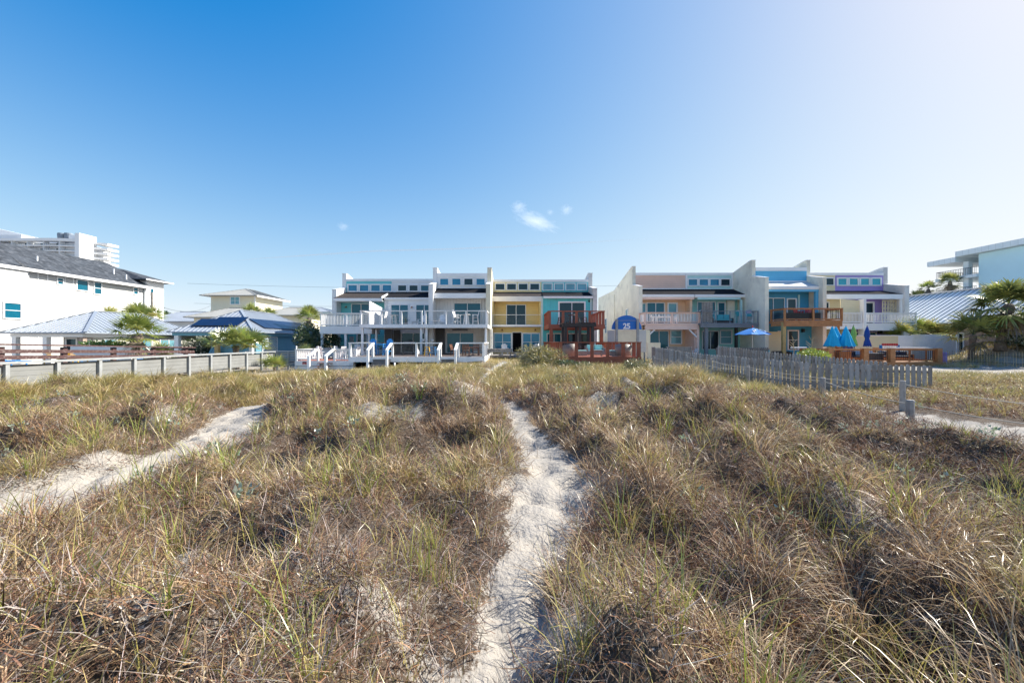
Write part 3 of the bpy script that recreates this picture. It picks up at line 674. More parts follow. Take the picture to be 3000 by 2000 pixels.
# --- mint unit
u = townhouse('pale mint townhouse with four high windows and a grey steel balcony', 19.98, 25.48, 46, 43.5, 7.9, 5.95, 5.12, 45.0, 44.5, 1.86, M['mint_green'], M['mint'], fasc=.26, cop=.30)
MB().box(19.99, 25.47, 45.84, 45.898, 5.86, 6.05).build('band', M['trim'], u)
MB().box(20.3, 25.0, 43.52, 43.7, 4.58, 4.84).build('beam', M['mint'], u)
for a, b in ((19.99,20.2),(25.28,25.47)): MB().box(a, b, 45.845, 45.899, 6.05, 7.6).build('corner_board', M['trim'], u)
for i in range(4):
    a = 20.22+i*1.25; win(u, ('S', 45.9), a, a+1.22, 6.36, 7.26, [G_BLUE, G_BLUE, G_BLUE, G_DARK][i], 1, fw=.12)
slider(u, ('S', 45.0), 20.9, 23.0, 1.9, 4.5, G_TEAL, 2); win(u, ('S', 45.0), 23.2, 24.1, 1.9, 4.45, G_TEAL, 1, False, .1, name='door')
MB().box(24.2, 25.0, 44.7, 44.98, 1.9, 4.6).build('end_panel', M['stucco'], u)
MB().box(25.0, 25.2, 43.55, 43.75, 1.9, 4.56).build('corner_column', M['mint'], u)
MB().box(19.5, 25.4, 41.0, 44.48, 1.72, 1.9).box(19.5, 25.4, 41.05, 41.2, 1.44, 1.718).build('balcony_floor', M['grey_metal'], u)
railing(u, [(19.6, 43.4), (19.6, 41.06), (25.35, 41.06), (25.35, 43)], 1.9, 1.25, 'cable', M['grey_metal'], M['cable'], 1.45, .07)
MB().box(20.05, 20.35, 41.3, 41.6, -1.9, 1.43).build('support_post', M['grey_metal'], u)
MB().box(23.7, 23.95, 42.2, 42.45, -1.9, 1.7).build('support_post', M['black_metal'], u)
slider(u, ('S', 44.5), 21.2, 23.1, -.9, 1.2, G_DARK, 2); win(u, ('S', 44.5), 23.2, 24.6, -.3, 1.3, G_PALE, 1, True, .12)
pr = MB()
for i in range(7): pr.box(19.7+i*.16, 19.84+i*.16, 41.3-.02*(i % 2), 41.34, 1.95, 4.05)
pr.build('privacy_screen', M['grey_wood'], u)
# --- blue projecting unit
u = townhouse('projecting bright blue townhouse with a brown wood balcony', 25.86, 31.30, 42.4, 40.6, 7.84, 6.28, 5.62, 42.0, 41.6, 1.95, M['blue_deep'], M['blue'], roofm=M['roof_pale'], fasc=.26, cop=.36)
parapet(u, 25.48, 25.86, 40.1, 42.4, 6.4, 8.6, 7.84, M['stucco'])
parapet(u, 31.30, 31.68, 40.1, 42.4, 6.4, 8.6, 7.84, M['stucco'])
MB().box(25.87, 31.29, 42.24, 42.298, 6.2, 6.42).build('band', M['trim'], u)
MB().box(25.87, 31.29, 40.62, 40.8, 5.08, 5.34).build('beam', M['blue'], u)
slider(u, ('S', 42.0), 26.3, 28.75, 1.99, 4.6, G_TEAL, 2); win(u, ('S', 42.0), 28.95, 30.0, 1.99, 4.55, G_DARK, 1, False, .12, name='door')
MB().box(31.0, 31.28, 40.65, 40.9, 1.99, 5.07).build('corner_column', M['blue'], u)
MB().box(30.1, 30.25, 41.85, 41.99, 1.99, 4.9).build('corner_board', M['mint'], u)
MB().box(26.0, 31.55, 38.0, 41.55, 1.86, 2.02).box(26.0, 31.55, 38.02, 38.10, 1.44, 1.858).box(26.0,26.1,38.11,40.0,1.5,1.858).build('balcony_floor', M['orange_wood'], u)
railing(u, [(26.05, 40.0), (26.05, 38.05), (31.5, 38.05), (31.5, 39.9)], 2.02, 1.17, 'bal2', M['orange_wood'], M['black_metal'], 2.75, .15, caph=.05)
MB().box(26.2, 29.6, 38.2, 38.22, 2.06, 2.75).build('mesh_screen', M['black_metal'], u)
MB().box(25.95, 26.25, 38.12, 38.42, -1.9, 1.855).build('support_post', M['new_pine'], u)
MB().box(31.2, 31.45, 38.2, 38.45, -1.9, 1.855).build('support_post', M['orange_wood'], u)
MB().box(26.0, 27.6, 40.9, 41.58, -1.5, 1.0).build('storage_wall', M['cream'], u)
win(u, ('S', 41.6), 27.75, 28.4, -.9, 1.1, M['white'], 1, False, .08, name='door', pm='door_leaf'); win(u, ('S', 41.6), 28.75, 29.95, -.9, 1.2, G_DARK, 1, True, .12, name='door')
MB().box(30.2, 30.4, 41.3, 41.58, .95, 1.3).build('wall_lamp', M['black_metal'], u)
# --- cream unit
u = townhouse('cream townhouse mostly hidden behind the blue unit and its wood balcony', 31.68, 37.25, 46, 43.6, 7.9, 5.75, 5.16, 45.2, 44.8, 1.86, M['cream'], M['cream'], fasc=.52, cop=.30)
for i in range(4):
    a = 31.9+i*1.35-.3; win(u, ('S', 45.9), a+.3, a+1.5, 6.42, 7.36, G_DARK, 1, fw=.11)
win(u, ('S', 45.2), 35.0, 36.0, 1.9, 4.5, G_DARK, 1, False, .1, name='door'); slider(u, ('S', 45.2), 32.2, 34.6, 1.9, 4.5, G_DARK, 2)
MB().box(31.8, 37.2, 42.0, 44.78, 1.74, 1.92).box(31.8, 37.2, 42.02, 42.15, 1.30, 1.738).build('balcony_floor', M['trim'], u)
railing(u, [(31.9, 42.1), (36.9, 42.1)], 1.92, 1.15, 'bal', M['trim'], None, 2.5, .1)
MB().xz(42.4, 42.5, [(35.0,1.93),(35.0,4.52),(37.0,4.36),(37.0,1.93)]).build('privacy_wall', M['cream'], u)
MB().box(37.02, 37.28, 41.9, 42.6, -1.9, 4.45).build('corner_column', M['trim'], u)
for x in (32.0, 34.4): MB().box(x, x+.22, 42.2, 42.42, -1.9, 1.29).build('support_post', M['trim'], u)
slider(u, ('S', 44.8), 32.4, 34.6, -.9, 1.2, G_DARK, 2)
# --- purple unit
u = townhouse('purple and white townhouse at the far right end of the row', 37.25, 42.80, 46, 43.6, 7.9, 5.75, 5.16, 45.2, 44.8, 1.86, M['purple'], M['purple'], fasc=.52, cop=.30)
parapet(u, 42.80, 43.3, 43.4, 46, 6.05, 8.5, 7.9, M['stucco_grey'])
w = MB()
for i in range(4):
    a = 37.42+i*1.30; win(u, ('S', 45.9), a, a+1.26, 6.38, 7.38, G_AQUA, 1, fw=.16)
win(u, ('S', 45.2), 37.9, 39.3, 1.9, 4.45, G_TEAL, 1, False, .14, name='door'); win(u, ('S', 45.2), 39.9, 41.1, 1.9, 4.5, G_DARK, 1, True, .16)
MB().box(39.31,39.89,45.1,45.19,1.9,4.7).build('wall_panel', M['purple'], u)
# pierced block screen
bs = MB(); nb = 5
for i in range(nb):
    for j in range(6):
        x = 41.25+i*.30; z = 2.0+j*.42
        bs.box(x, x+.03, 44.3, 44.4, z, z+.42); bs.box(x+.03, x+.30, 44.3, 44.4, z, z+.04)
        bs.lathe(x+.165, 44.35, [(.0,z)], 3) if False else None
        cx, cz = x+.165, z+.23
        pts = [(cx+.11*math.cos(t*math.pi/4), 44.35, cz+.15*math.sin(t*math.pi/4)) for t in range(9)]
        bs.tube(pts, .028, 4, False)
bs.box(41.25+nb*.30, 41.28+nb*.30, 44.3, 44.4, 2.0, 4.56).box(41.25, 42.78, 44.3, 44.4, 4.52, 4.62)
bs.build('pierced_block_screen', M['stucco_warm'], u)
MB().box(42.55, 42.78, 43.62, 43.8, 1.9, 4.64).build('corner_column', M['trim'], u)
MB().box(37.3, 42.75, 42.0, 44.78, 1.74, 1.92).box(37.3, 42.75, 42.02, 42.15, 1.15, 1.738).build('balcony_floor', M['trim'], u)
railing(u, [(37.4, 42.1), (42.7, 42.1), (42.7, 43.3)], 1.92, 1.12, 'bal', M['trim'], None, 5.3, .1)
MB().box(41.5, 42.2, 42.2, 42.5, -1.9, 1.14).build('corner_column', M['trim'], u); MB().box(42.21, 42.7, 42.2, 42.5, -1.9, 1.14).build('wall_panel', M['purple'], u)
win(u, ('S', 44.8), 38.6, 41.0, -.5, 1.05, G_TEAL, 2, False, .12)
MB().box(41.1,41.4,44.5,44.79,.9,1.3).build('wall_lamp', M['black_metal'], u)
# garden wall in front of the purple unit
g = tag(MB().box(34.9, 40.5, 40.35, 40.55, -1.9, .55).build('garden_wall', M['cream']), 'low cream sided garden wall with white end before the purple house', 'wall')
MB().box(39.1, 40.56, 40.28, 40.348, -1.9, .62).build('end_panel', M['trim'], g); MB().box(34.85, 39.1, 40.30, 40.6, .551, .64).build('wall_cap', M['trim'], g)

# ================================================================== arched number sign in the gap
sg = thing('arched_sign', 'blue half round sign reading 25 on grey posts between the two rows', 'sign', (10.4, 36, -1.8))
cx, zc, rr = 10.37, 1.09, 1.36
MB().xz(36.0, 36.06, [(cx+rr*math.cos(t*math.pi/28), zc+rr*.93*math.sin(t*math.pi/28)) for t in range(29)]).build('sign_board', M['sign_blue'], sg)
MB().bar((cx-.95,35.97,zc+.80),(cx+.95,35.97,zc+.80),.025,.03).build('rail', M['cable'], sg)
for x in (9.42, 11.32): MB().box(x-.1, x+.1, 35.75, 35.94, -1.9, 2.02).build('post', M['fence_grey_post'], sg)
cu = bpy.data.curves.new('number', 'FONT'); cu.body = '25'; cu.size = .68; cu.extrude = .008; cu.align_x = 'CENTER'; cu.offset = .022
try: cu.space_character = .95
except Exception: pass
to = bpy.data.objects.new('tmp', cu); COL.objects.link(to)
dg = bpy.context.evaluated_depsgraph_get(); me = bpy.data.meshes.new_from_object(to.evaluated_get(dg)); bpy.data.objects.remove(to)
me.materials.clear(); me.materials.append(M['sign_white']); no = bpy.data.objects.new('number', me); COL.objects.link(no); no.parent = sg
no.location = (cx+.0-10.4, -.012, 1.16+1.8); no.rotation_euler = (R(90), 0, 0)
gw = tag(MB().box(8.95, 12.6, 36.3, 36.5, -1.9, 1.05).build('screen_wall', M['stucco_warm']), 'cream screen wall below the blue number sign', 'wall')
MB().box(8.7, 9.35, 36.22, 36.298, -1.9, .98).build('gate_panel', M['gate_panel'], gw); MB().box(11.5, 12.2, 36.22, 36.298, -1.0, 1.0).build('gate_panel', M['gate_panel'], gw)
tag(MB().box(11.5, 12.6, 33.8, 34.0, -1.9, -.1).build('low_wall', M['stucco_warm']), 'low cream wall stub between red deck and peach house', 'wall')

# ================================================================== decks on the sand
def stairs(par, x0, x1, y0, z0, n, rise, run, m, strm, solid=True):
    s = MB(); t = MB()
    for i in range(n):
        z = z0-rise*(i+1); y = y0-run*(i+1)
        t.box(x0, x1, y, y+run+.02, z-.04, z)
        if solid: s.box(x0+.02, x1-.02, y+.02, y+run, z-rise, z-.042)
        else:
            for x in (x0+.15, x1-.15): s.box(x-.03, x+.03, y+.02, y+run, z-rise*1.3, z-.042)
    o = t.build('stair_treads', m, par); s.build('stair_risers', strm, o); return o
# white two house deck
dk = thing('white_deck', 'long white deck with cable railings and two flights of grey steps', 'deck', (-7.5, 31.4, -2.1))
MB().box(-12.85, -2.2, 31.5, 43.0, -1.27, -1.21).build('deck_floor', M['brown_floor'], dk)
f = MB().box(-12.85, -2.2, 31.40, 31.497, -1.62, -1.21).box(-12.9, -12.853, 31.40, 40, -1.62, -1.21).box(-2.197,-2.15,31.4,40,-1.62,-1.21); f.build('deck_skirt', M['white'], dk)
for x in (-12.6, -9, -5.5, -2.5): MB().box(x-.08, x+.08, 31.8, 31.96, -2.6, -1.28).build('support_post', M['grey_wood'], dk)
def crail(pts, step): railing(dk, pts, -1.21, 1.13, 'cable', M['white'], M['cable'], step, .16, caph=.09)
for pts, st in (([(-12.8, 40), (-12.8, 31.48), (-11.0, 31.48)], 4.2), ([(-9.45, 31.48), (-5.65, 31.48)], 1.9), ([(-4.25, 31.48), (-2.28, 31.48), (-2.28, 37)], 2.2)): crail(pts, st)
for a, b in ((-10.95, -9.5), (-5.6, -4.3)):
    stairs(dk, a+.06, b-.06, 31.40, -1.21, 4, .19, .30, M['grey_wood_dark'], M['grey_wood_dark'])
    for x in (a, b): MB().bar((x,31.40,-.14),(x,30.2,-.66),.2,.08).box(x-.08,x+.08,30.15,30.31,-2.4,-.64).build('handrail', M['white'], dk)
# aqua unit's small white deck
dk = thing('low_baluster_deck', 'small low white deck with picket balusters and rust brown open steps', 'deck', (-15.4, 33, -2.3))
MB().box(-17.9, -12.95, 33.1, 44, -1.64, -1.58).build('deck_floor', M['red_floor'], dk)
MB().box(-17.95, -12.95, 33.0, 33.097, -2.02, -1.60).box(-17.95, -12.95, 33.02, 33.097, -2.34, -2.06).box(-18.0, -17.953, 33.0, 43, -2.3, -1.6).build('deck_skirt', M['white'], dk)
railing(dk, [(-17.9, 42), (-17.9, 33.06), (-16.1, 33.06)], -1.58, .95, 'bal', M['white'], None, 3, .13, caph=.06)
railing(dk, [(-14.75, 33.06), (-12.95, 33.06)], -1.58, .95, 'bal', M['white'], None, 2, .13, caph=.06)
railing(dk, [(-13.4, 38), (-13.4, 41.8), (-16.6, 41.8)], -1.58, .95, 'bal', M['white'], None, 3, .11, caph=.06, name='railing')
for x, y in ((-17.9,33.06),(-16.1,33.06),(-14.75,33.06),(-13.4,38)): MB().lathe(x, y, [(.0,-.36),(.05,-.42),(.065,-.50),(.03,-.56),(.07,-.64)], 10).build('finial', M['white'], dk)
stairs(dk, -16.0, -14.85, 33.0, -1.58, 4, .2, .32, M['rust_tread'], M['white'], False)
for x in (-16.1, -14.75): MB().bar((x,33.0,-.62),(x,31.5,-1.16),.24,.07).box(x-.09,x+.09,31.45,31.63,-2.7,-1.15).build('handrail', M['white'], dk)
ws = tag(MB().box(-17.35,-17.02,32.96,32.985,-1.9,-1.68).build('warning_sign', mat('sign_red', (.45,.03,.03), .5)), 'small red and black warning sign on the low white deck skirt', 'sign')
MB().box(-17.33,-17.04,32.953,32.959,-1.765,-1.695).build('sign_panel', M['black_metal'], ws)
b = MB()
for k, (x0, x1) in enumerate(((-17.30,-17.07),(-17.27,-17.10))): b.box(x0, x1, 32.953, 32.959, -1.83-k*.04, -1.815-k*.04)
b.build('sign_lettering', M['sign_white'], ws)
# upper decks
def upper(label, x0, x1, y0, y1, zf, rt, rails, posts, fm, flm, style, pw, sk=.32, pm=None, name='upper_deck', infill=None, zb=-2.2, pwid=.18, step=1.75):
    d = thing(name, label, 'deck', ((x0+x1)/2, y0, zb))
    MB().box(x0, x1, y0+.1, y1, zf-.06, zf).build('deck_floor', flm, d)
    MB().box(x0, x1, y0, y0+.097, zf-sk, zf+.0).box(x0-.05, x0-.003, y0, y1, zf-sk, zf).box(x1+.003, x1+.05, y0, y1, zf-sk, zf).box(x0, x1, y1-.6, y1-.5, zf-sk, zf-.062).build('deck_fascia', fm, d)
    for pts in rails: railing(d, pts, zf, rt-zf, style, fm, infill, step, pw, caph=.08)
    for x, y in posts: MB().box(x-pwid/2, x+pwid/2, y-pwid/2, y+pwid/2, zb, zf-sk-.003).build('support_post', pm or fm, d)
    return d
upper('white upper deck with picket balusters before the aqua unit', -19.5, -14.3, 40.5, 43.0, 1.56, 2.9, [[(-19.45,43),(-19.45,40.56),(-14.35,40.56)]], [(-19.4,40.7),(-14.6,40.7),(-17.0,40.75)], M['white'], M['brown_floor'], 'bal', .12, sk=.78, pwid=.22, step=2.6)
upper('wide white upper deck with thin cable rails spanning two white houses', -14.15, -2.3, 37.0, 42.9, 1.60, 2.88, [[(-14.05,41),(-14.05,37.07),(-8.4,37.07)],[(-8.05,37.07),(-2.4,37.07),(-2.4,41)]], [(-14.0,37.3),(-8.5,37.3),(-8.0,37.3),(-2.45,37.3),(-13.9,40.8)], M['white'], M['brown_floor'], 'cable', .13, sk=.34, pwid=.2)
upper('rust red upper deck with thick posts at the turquoise house', 3.5, 8.8, 37.9, 43.4, 1.62, 2.92, [[(3.6,43.3),(3.6,37.98),(8.7,37.98),(8.7,43.3)]], [(3.75,38.1),(8.55,38.1),(5.2,38.1),(7.6,38.1)], M['red_wood'], M['red_floor'], 'cable', .22, sk=.42, pwid=.3, infill=M['cable'], step=1.3, zb=-1.15)
dk = thing('rust_red_deck', 'long rust red ground deck with square posts, pointing towards the dunes', 'deck', (6, 27.4, -1.7))
MB().box(3.26, 8.85, 27.5, 43, -1.15, -1.09).build('deck_floor', M['red_floor'], dk)
MB().box(3.2, 8.9, 27.38, 27.497, -1.56, -1.06).box(3.2, 3.257, 27.5, 41, -1.56, -1.06).box(8.853, 8.91, 27.5, 41, -1.56, -1.06).build('deck_skirt', M['red_wood'], dk)
railing(dk, [(3.36,41),(3.36,27.5),(8.76,27.5),(8.76,41)], -1.09, 1.06, 'cable', M['red_wood'], M['cable'], 1.08, .21, caph=.06)
for x in (3.6, 6, 8.5):
    for y in (27.8, 33): MB().box(x-.1, x+.1, y-.1, y+.1, -2.1, -1.152).build('support_post', M['grey_wood_dark'], dk)
pg = thing('black_pergola', 'black timber frame standing on the red deck below the upper deck', 'pergola', (5.9, 35, -1.09))
for x in (4.7, 5.95, 7.05):
    for y in (34.9, 36.8): MB().box(x-.12, x+.12, y-.12, y+.12, -1.088, 1.45).build('post', M['black_metal'], pg)
t = MB().box(4.4, 7.35, 34.7, 34.95, 1.30, 1.56).box(4.4, 7.35, 36.7, 36.95, 1.30, 1.56)
for i in range(7): t.box(4.5+i*.45, 4.58+i*.45, 34.6, 37.1, 1.562, 1.68)
t.build('beam', M['black_metal'], pg)
dk = thing('orange_wood_deck', 'stained orange wood deck with stout posts and black balusters, right', 'deck', (31, 33, -2.0))
MB().box(26.3, 35.6, 33.1, 39.6, -1.76, -1.70).build('deck_floor', M['orange_floor'], dk)
MB().box(26.2, 36.0, 33.0, 33.097, -2.2, -1.72).box(35.603, 35.7, 33.1, 39.6, -2.2, -1.72).build('deck_skirt', M['orange_wood'], dk)
railing(dk, [(26.4,36.4),(26.4,33.15),(29.35,33.15),(31.55,33.15),(35.45,33.15),(35.45,39)], -1.70, 1.10, 'bal2', M['orange_wood'], M['black_metal'], 3.9, .13, caph=.06)
for x in (26.4,29.35,31.55,35.45): MB().box(x-.2,x+.2,32.96,33.36,-1.7,-.56).build('stout_post', M['orange_wood'], dk)
tag(MB().box(-2.9, 2.0, 38.2, 43.6, -1.5, -1.32).build('low_wood_platform', M['grey_wood']), 'low weathered wood platform at the yellow house', 'platform')

# ------------------------------------------------------------------ furniture kit (front faces -Y, floor z = 0)
for k, c in dict(f_white=(.80,.80,.80), f_blue=(.03,.28,.66), f_yellow=(.75,.42,.02), f_brown=(.16,.065,.035), f_teal=(.05,.42,.45), f_navy=(.012,.022,.06), f_red=(.55,.02,.03), f_black=(.02,.02,.022), f_wicker=(.26,.235,.21), f_wicker_dark=(.075,.06,.06), f_aqua=(.36,.68,.64), f_steelblue=(.03,.17,.38), f_tan=(.5,.37,.22)).items():
    mk(k, c, .5, .15, 3, bump=.006 if 'wicker' in k else 0, bscale=45)
for k, c in dict(u_blue=(.008,.20,.58), u_sky=(.01,.42,.70), u_green=(.24,.42,.10), u_navy=(.008,.055,.30), u_red=(.6,.02,.03)).items(): mk(k, c, .75, .15, 3)
def adirondack(m, sh, tall):
    r = thing('bar_chair' if tall else 'adirondack_chair', 'chair', 'chair')
    w = .30
    lg = MB()
    for sx in (-1, 1):
        l = MB().bar((sx*w,-.26,0),(sx*(w-.04),-.24,sh+.24),.055,.05).build('leg', m, r)
        MB().bar((sx*w,.30,0),(sx*(w-.05),.18,sh+.22),.055,.05).build('leg', m, r)
        MB().bar((sx*(w+.02),-.32,sh+.25),(sx*(w+.0),.30,sh+.25),.12,.03).build('arm', m, r)
    s = MB()
    for i in range(5): s.box(-w+.03, w-.03, -.26+i*.105, -.165+i*.105, sh-.02+.0*i, sh)
    s.box(-w+.03,w-.03,-.27,-.24,sh-.09,sh-.022); s.build('seat', m, r)
    b = MB()
    for i in range(5):
        x = (i-2)*.115; hh = .72-.035*(i-2)**2
        b.bar((x*.85,.20,sh),(x*1.15,.20+hh*.25,sh+hh),.10,.02,(0,1,0))
    b.bar((-w+.02,.27,sh+.26),(w-.02,.27,sh+.26),.04,.05); b.build('backrest', m, r)
    if tall: MB().box(-w,w,-.27,-.23,.28,.33).box(-w,w,.24,.28,.3,.35).box(-w-.01,-w+.03,-.23,.24,.34,.38).box(w-.03,w+.01,-.23,.24,.34,.38).build('footrest', m, r)
    return Kind(r)
def slat_chair(m, name='dining_chair', rock=False, sh=.44, bh=.95, cush=None):
    r = thing(name, 'chair', 'chair'); w = .26
    for sx in (-1, 1):
        MB().box(sx*w-.025, sx*w+.025, -.25, -.20, .06 if rock else 0, sh+.20).build('leg', m, r)
        MB().bar((sx*w,.22,.06 if rock else 0),(sx*w,.22,sh),.05).bar((sx*w,.22,sh),(sx*w,.36,bh),.045).build('leg', m, r)
        MB().bar((sx*w,-.27,sh+.215),(sx*w,.28,sh+.215),.07,.03).build('arm', m, r)
        if rock: MB().tube([(sx*w,-.5,.12),(sx*w,-.25,.04),(sx*w,0,.02),(sx*w,.25,.04),(sx*w,.55,.14)], .025, 6).build('rocker', m, r)
    s = MB()
    for i in range(5): s.box(-w+.03,w-.03,-.24+i*.095,-.155+i*.095,sh-.03,sh)
    s.build('seat', m, r)
    b = MB()
    for i in range(6): 
        x = -w+.07+i*(2*w-.14)/5; b.bar((x,.23,sh+.05),(x,.35,bh-.06),.05,.018,(0,1,0))
    b.bar((-w,.36,bh-.03),(w,.36,bh-.03),.03,.08); b.build('backrest', m, r)
    if cush: MB().box(-w+.04,w-.04,-.22,.2,sh+.002,sh+.07).build('cushion', cush, r, bevel=.02)
    return Kind(r)
def frame_chair(m, sling, sh=.72, name='bar_chair', pil=None):
    r = thing(name, 'chair', 'chair'); w = .28
    for sx in (-1, 1):
        MB().tube([(sx*w,-.28,0),(sx*w,-.27,sh+.22),(sx*w,-.2,sh+.28),(sx*w,.2,sh+.26),(sx*w,.30,sh+.6)], .022, 6).build('leg', m, r)
        MB().tube([(sx*w,.30,0),(sx*w,.2,sh+.26)], .022, 6).build('leg', m, r)
    MB().tube([(-w,-.27,.25),(w,-.27,.25)], .02, 6).tube([(-w,.28,.3),(w,.28,.3)], .02, 6).tube([(-w,.30,sh+.6),(w,.30,sh+.6)], .02, 6).build('crossbar', m, r)
    MB().prism([(-w,-.26,sh),(-w,.18,sh-.03),(-w,.18,sh-.01),(-w,-.26,sh+.02)], (2*w,0,0)).build('seat', sling, r)
    MB().prism([(-w,.18,sh+.02),(-w,.30,sh+.58),(-w,.275,sh+.58),(-w,.155,sh+.02)], (2*w,0,0)).build('backrest', sling, r)
    if pil: MB().box(-.24,.24,.14,.26,sh+.30,sh+.66).build('pillow', pil, r, bevel=.05)
    return Kind(r)
def round_table(m, rad, h, name='table', legs=4, top=None):
    r = thing(name, 'table', 'table')
    MB().lathe(0,0,[(0,h),(rad,h),(rad+.01,h-.02),(rad-.01,h-.04),(0,h-.04)],20).build('table_top', top or m, r)
    for k in range(legs):
        a = 2*math.pi*(k+.5)/legs; MB().bar((rad*.85*math.cos(a),rad*.85*math.sin(a),0),(rad*.5*math.cos(a),rad*.5*math.sin(a),h-.045),.05).build('leg', m, r)
    MB().lathe(0,0,[(rad*.55,h*.35),(rad*.58,h*.35),(rad*.58,h*.35+.03),(rad*.55,h*.35+.03)],16).build('stretcher', m, r)
    return Kind(r)
def rect_table(m, lx, ly, h, name='table', top=None, th=.05, lw=.06):
    r = thing(name, 'table', 'table')
    MB().box(-lx/2,lx/2,-ly/2,ly/2,h-th,h).build('table_top', top or m, r, bevel=.008)
    MB().box(-lx/2+.06,lx/2-.06,-ly/2+.06,ly/2-.06,h-th-.08,h-th-.002).build('apron', m, r)
    for sx in (-1,1):
        for sy in (-1,1): MB().box(sx*(lx/2-.1)-lw/2,sx*(lx/2-.1)+lw/2,sy*(ly/2-.1)-lw/2,sy*(ly/2-.1)+lw/2,0,h-th-.081).build('leg', m, r)
    return Kind(r)
def stool(m):
    r = thing('bar_stool', 'stool', 'stool')
    MB().box(-.2,.2,-.18,.18,.72,.76).build('seat', m, r, bevel=.012)
    for sx in (-1,1):
        for sy in (-1,1): MB().bar((sx*.26,sy*.24,0),(sx*.15,sy*.13,.719),.055,.05).build('leg', m, r)
    for x, y, z in ((.23,.2,.22),(.23,-.2,.22),(.2,.165,.45),(.2,-.165,.45)): MB().bar((-x,y,z),(x,y,z),.04).build('rung', m, r)
    return Kind(r)
def barrel_chair(m, cm):
    r = thing('wicker_chair', 'chair', 'chair')
    def shell(ri, ro, z0, zf):
        n = 20; vs = []; fs = []
        for i in range(n+1):
            a = R(-25+230*i/n); t = abs(i/n-.5)*2; zt = zf(t)
            for rad, z in ((ro*.86,z0),(ro,zt),(ri,zt),(ri*.86,z0)): vs.append((rad*math.cos(a), rad*math.sin(a), z))
        for i in range(n):
            for k in range(4): fs.append((i*4+k, i*4+(k+1)%4, i*4+4+(k+1)%4, i*4+4+k))
        fs += [(0,1,2,3), (n*4+3,n*4+2,n*4+1,n*4)]
        return MB().add(vs, fs)
    shell(.50,.60,.04,lambda t: .92-.22*t*t).build('shell', m, r, True)
    MB().lathe(0,0,[(0,.04),(.46,.04),(.49,.36),(0,.36)],20).build('base', m, r)
    MB().lathe(0,-.02,[(0,.362),(.46,.362),(.48,.42),(.45,.48),(0,.50)],20).build('seat_cushion', cm, r, True)
    return Kind(r)
def sofa(m, cm, L, name='sofa', pil=None, npil=3, hb=.75):
    r = thing(name, 'sofa', 'sofa')
    MB().box(-L/2,L/2,-.40,.40,.05,.32).build('base', m, r, bevel=.02)
    MB().box(-L/2,L/2,.28,.40,.322,hb).build('backrest', m, r, bevel=.02)
    for sx in (-1,1): MB().box(sx*L/2-.12*(sx>0),sx*L/2+.12*(sx<0),-.40,.277,.322,.58).build('arm', m, r, bevel=.02)
    n = max(1, round(L/.75)); w = (L-.26)/n
    for i in range(n):
        x = -L/2+.13+i*w
        MB().box(x+.01,x+w-.01,-.38,.17,.323,.46).build('seat_cushion', cm, r, bevel=.035)
        MB().box(x+.02,x+w-.02,.17,.277,.46,hb+.08).build('back_cushion', cm, r, bevel=.035)
    if pil: 
        for i in range(npil): MB().bar((-L/2+.35+i*(L-.7)/max(1,npil-1),.0,.5),(-L/2+.35+i*(L-.7)/max(1,npil-1),.12,.86),.38,.12).build('pillow', pil, r, bevel=.04)
    return Kind(r)
def closed_umbrella(m, H, spread, name='closed_umbrella', knot=True):
    r = thing(name, 'umbrella', 'umbrella')
    MB().cyl(0,0,0,H-.02,.025,n=8).build('pole', M['f_tan'] if not knot else M['steel'], r)
    n = 32; prof = [(.03,H+.05),(.07,H-.02),(.14,H-.3),(.15*spread,H-.8),(.21*spread,H-1.25),(.27*spread,H-1.66)] if not knot else [(.03,H+.05),(.06,H-.02),(.15,H-.4),(.19,H-.8),(.13,H-1.05),(.21,H-1.4),(.26,H-1.72)]
    vs = []; fs = []
    for j, (rad, z) in enumerate(prof):
        for k in range(n):
            a = 2*math.pi*k/n; f = 1+(.22 if j > 1 else .05)*math.sin(8*a+j*.25)+.07*math.sin(3*a+j)
            vs.append((rad*f*math.cos(a), rad*f*math.sin(a), z+(.05*math.sin(8*a) if j == len(prof)-1 else 0)))
    for j in range(len(prof)-1):
        for k in range(n): fs.append((j*n+k, j*n+(k+1)%n, (j+1)*n+(k+1)%n, (j+1)*n+k))
    MB().add(vs, fs).build('canopy', m, r, True)
    MB().lathe(0,0,[(0,H+.16),(.03,H+.12),(.02,H+.03)],8).build('finial', M['f_black'], r)
    MB().lathe(0,0,[(0,.09),(.06,.09),(.24,.05),(.26,0)],16).build('base', M['grey_metal'], r)
    return Kind(r)
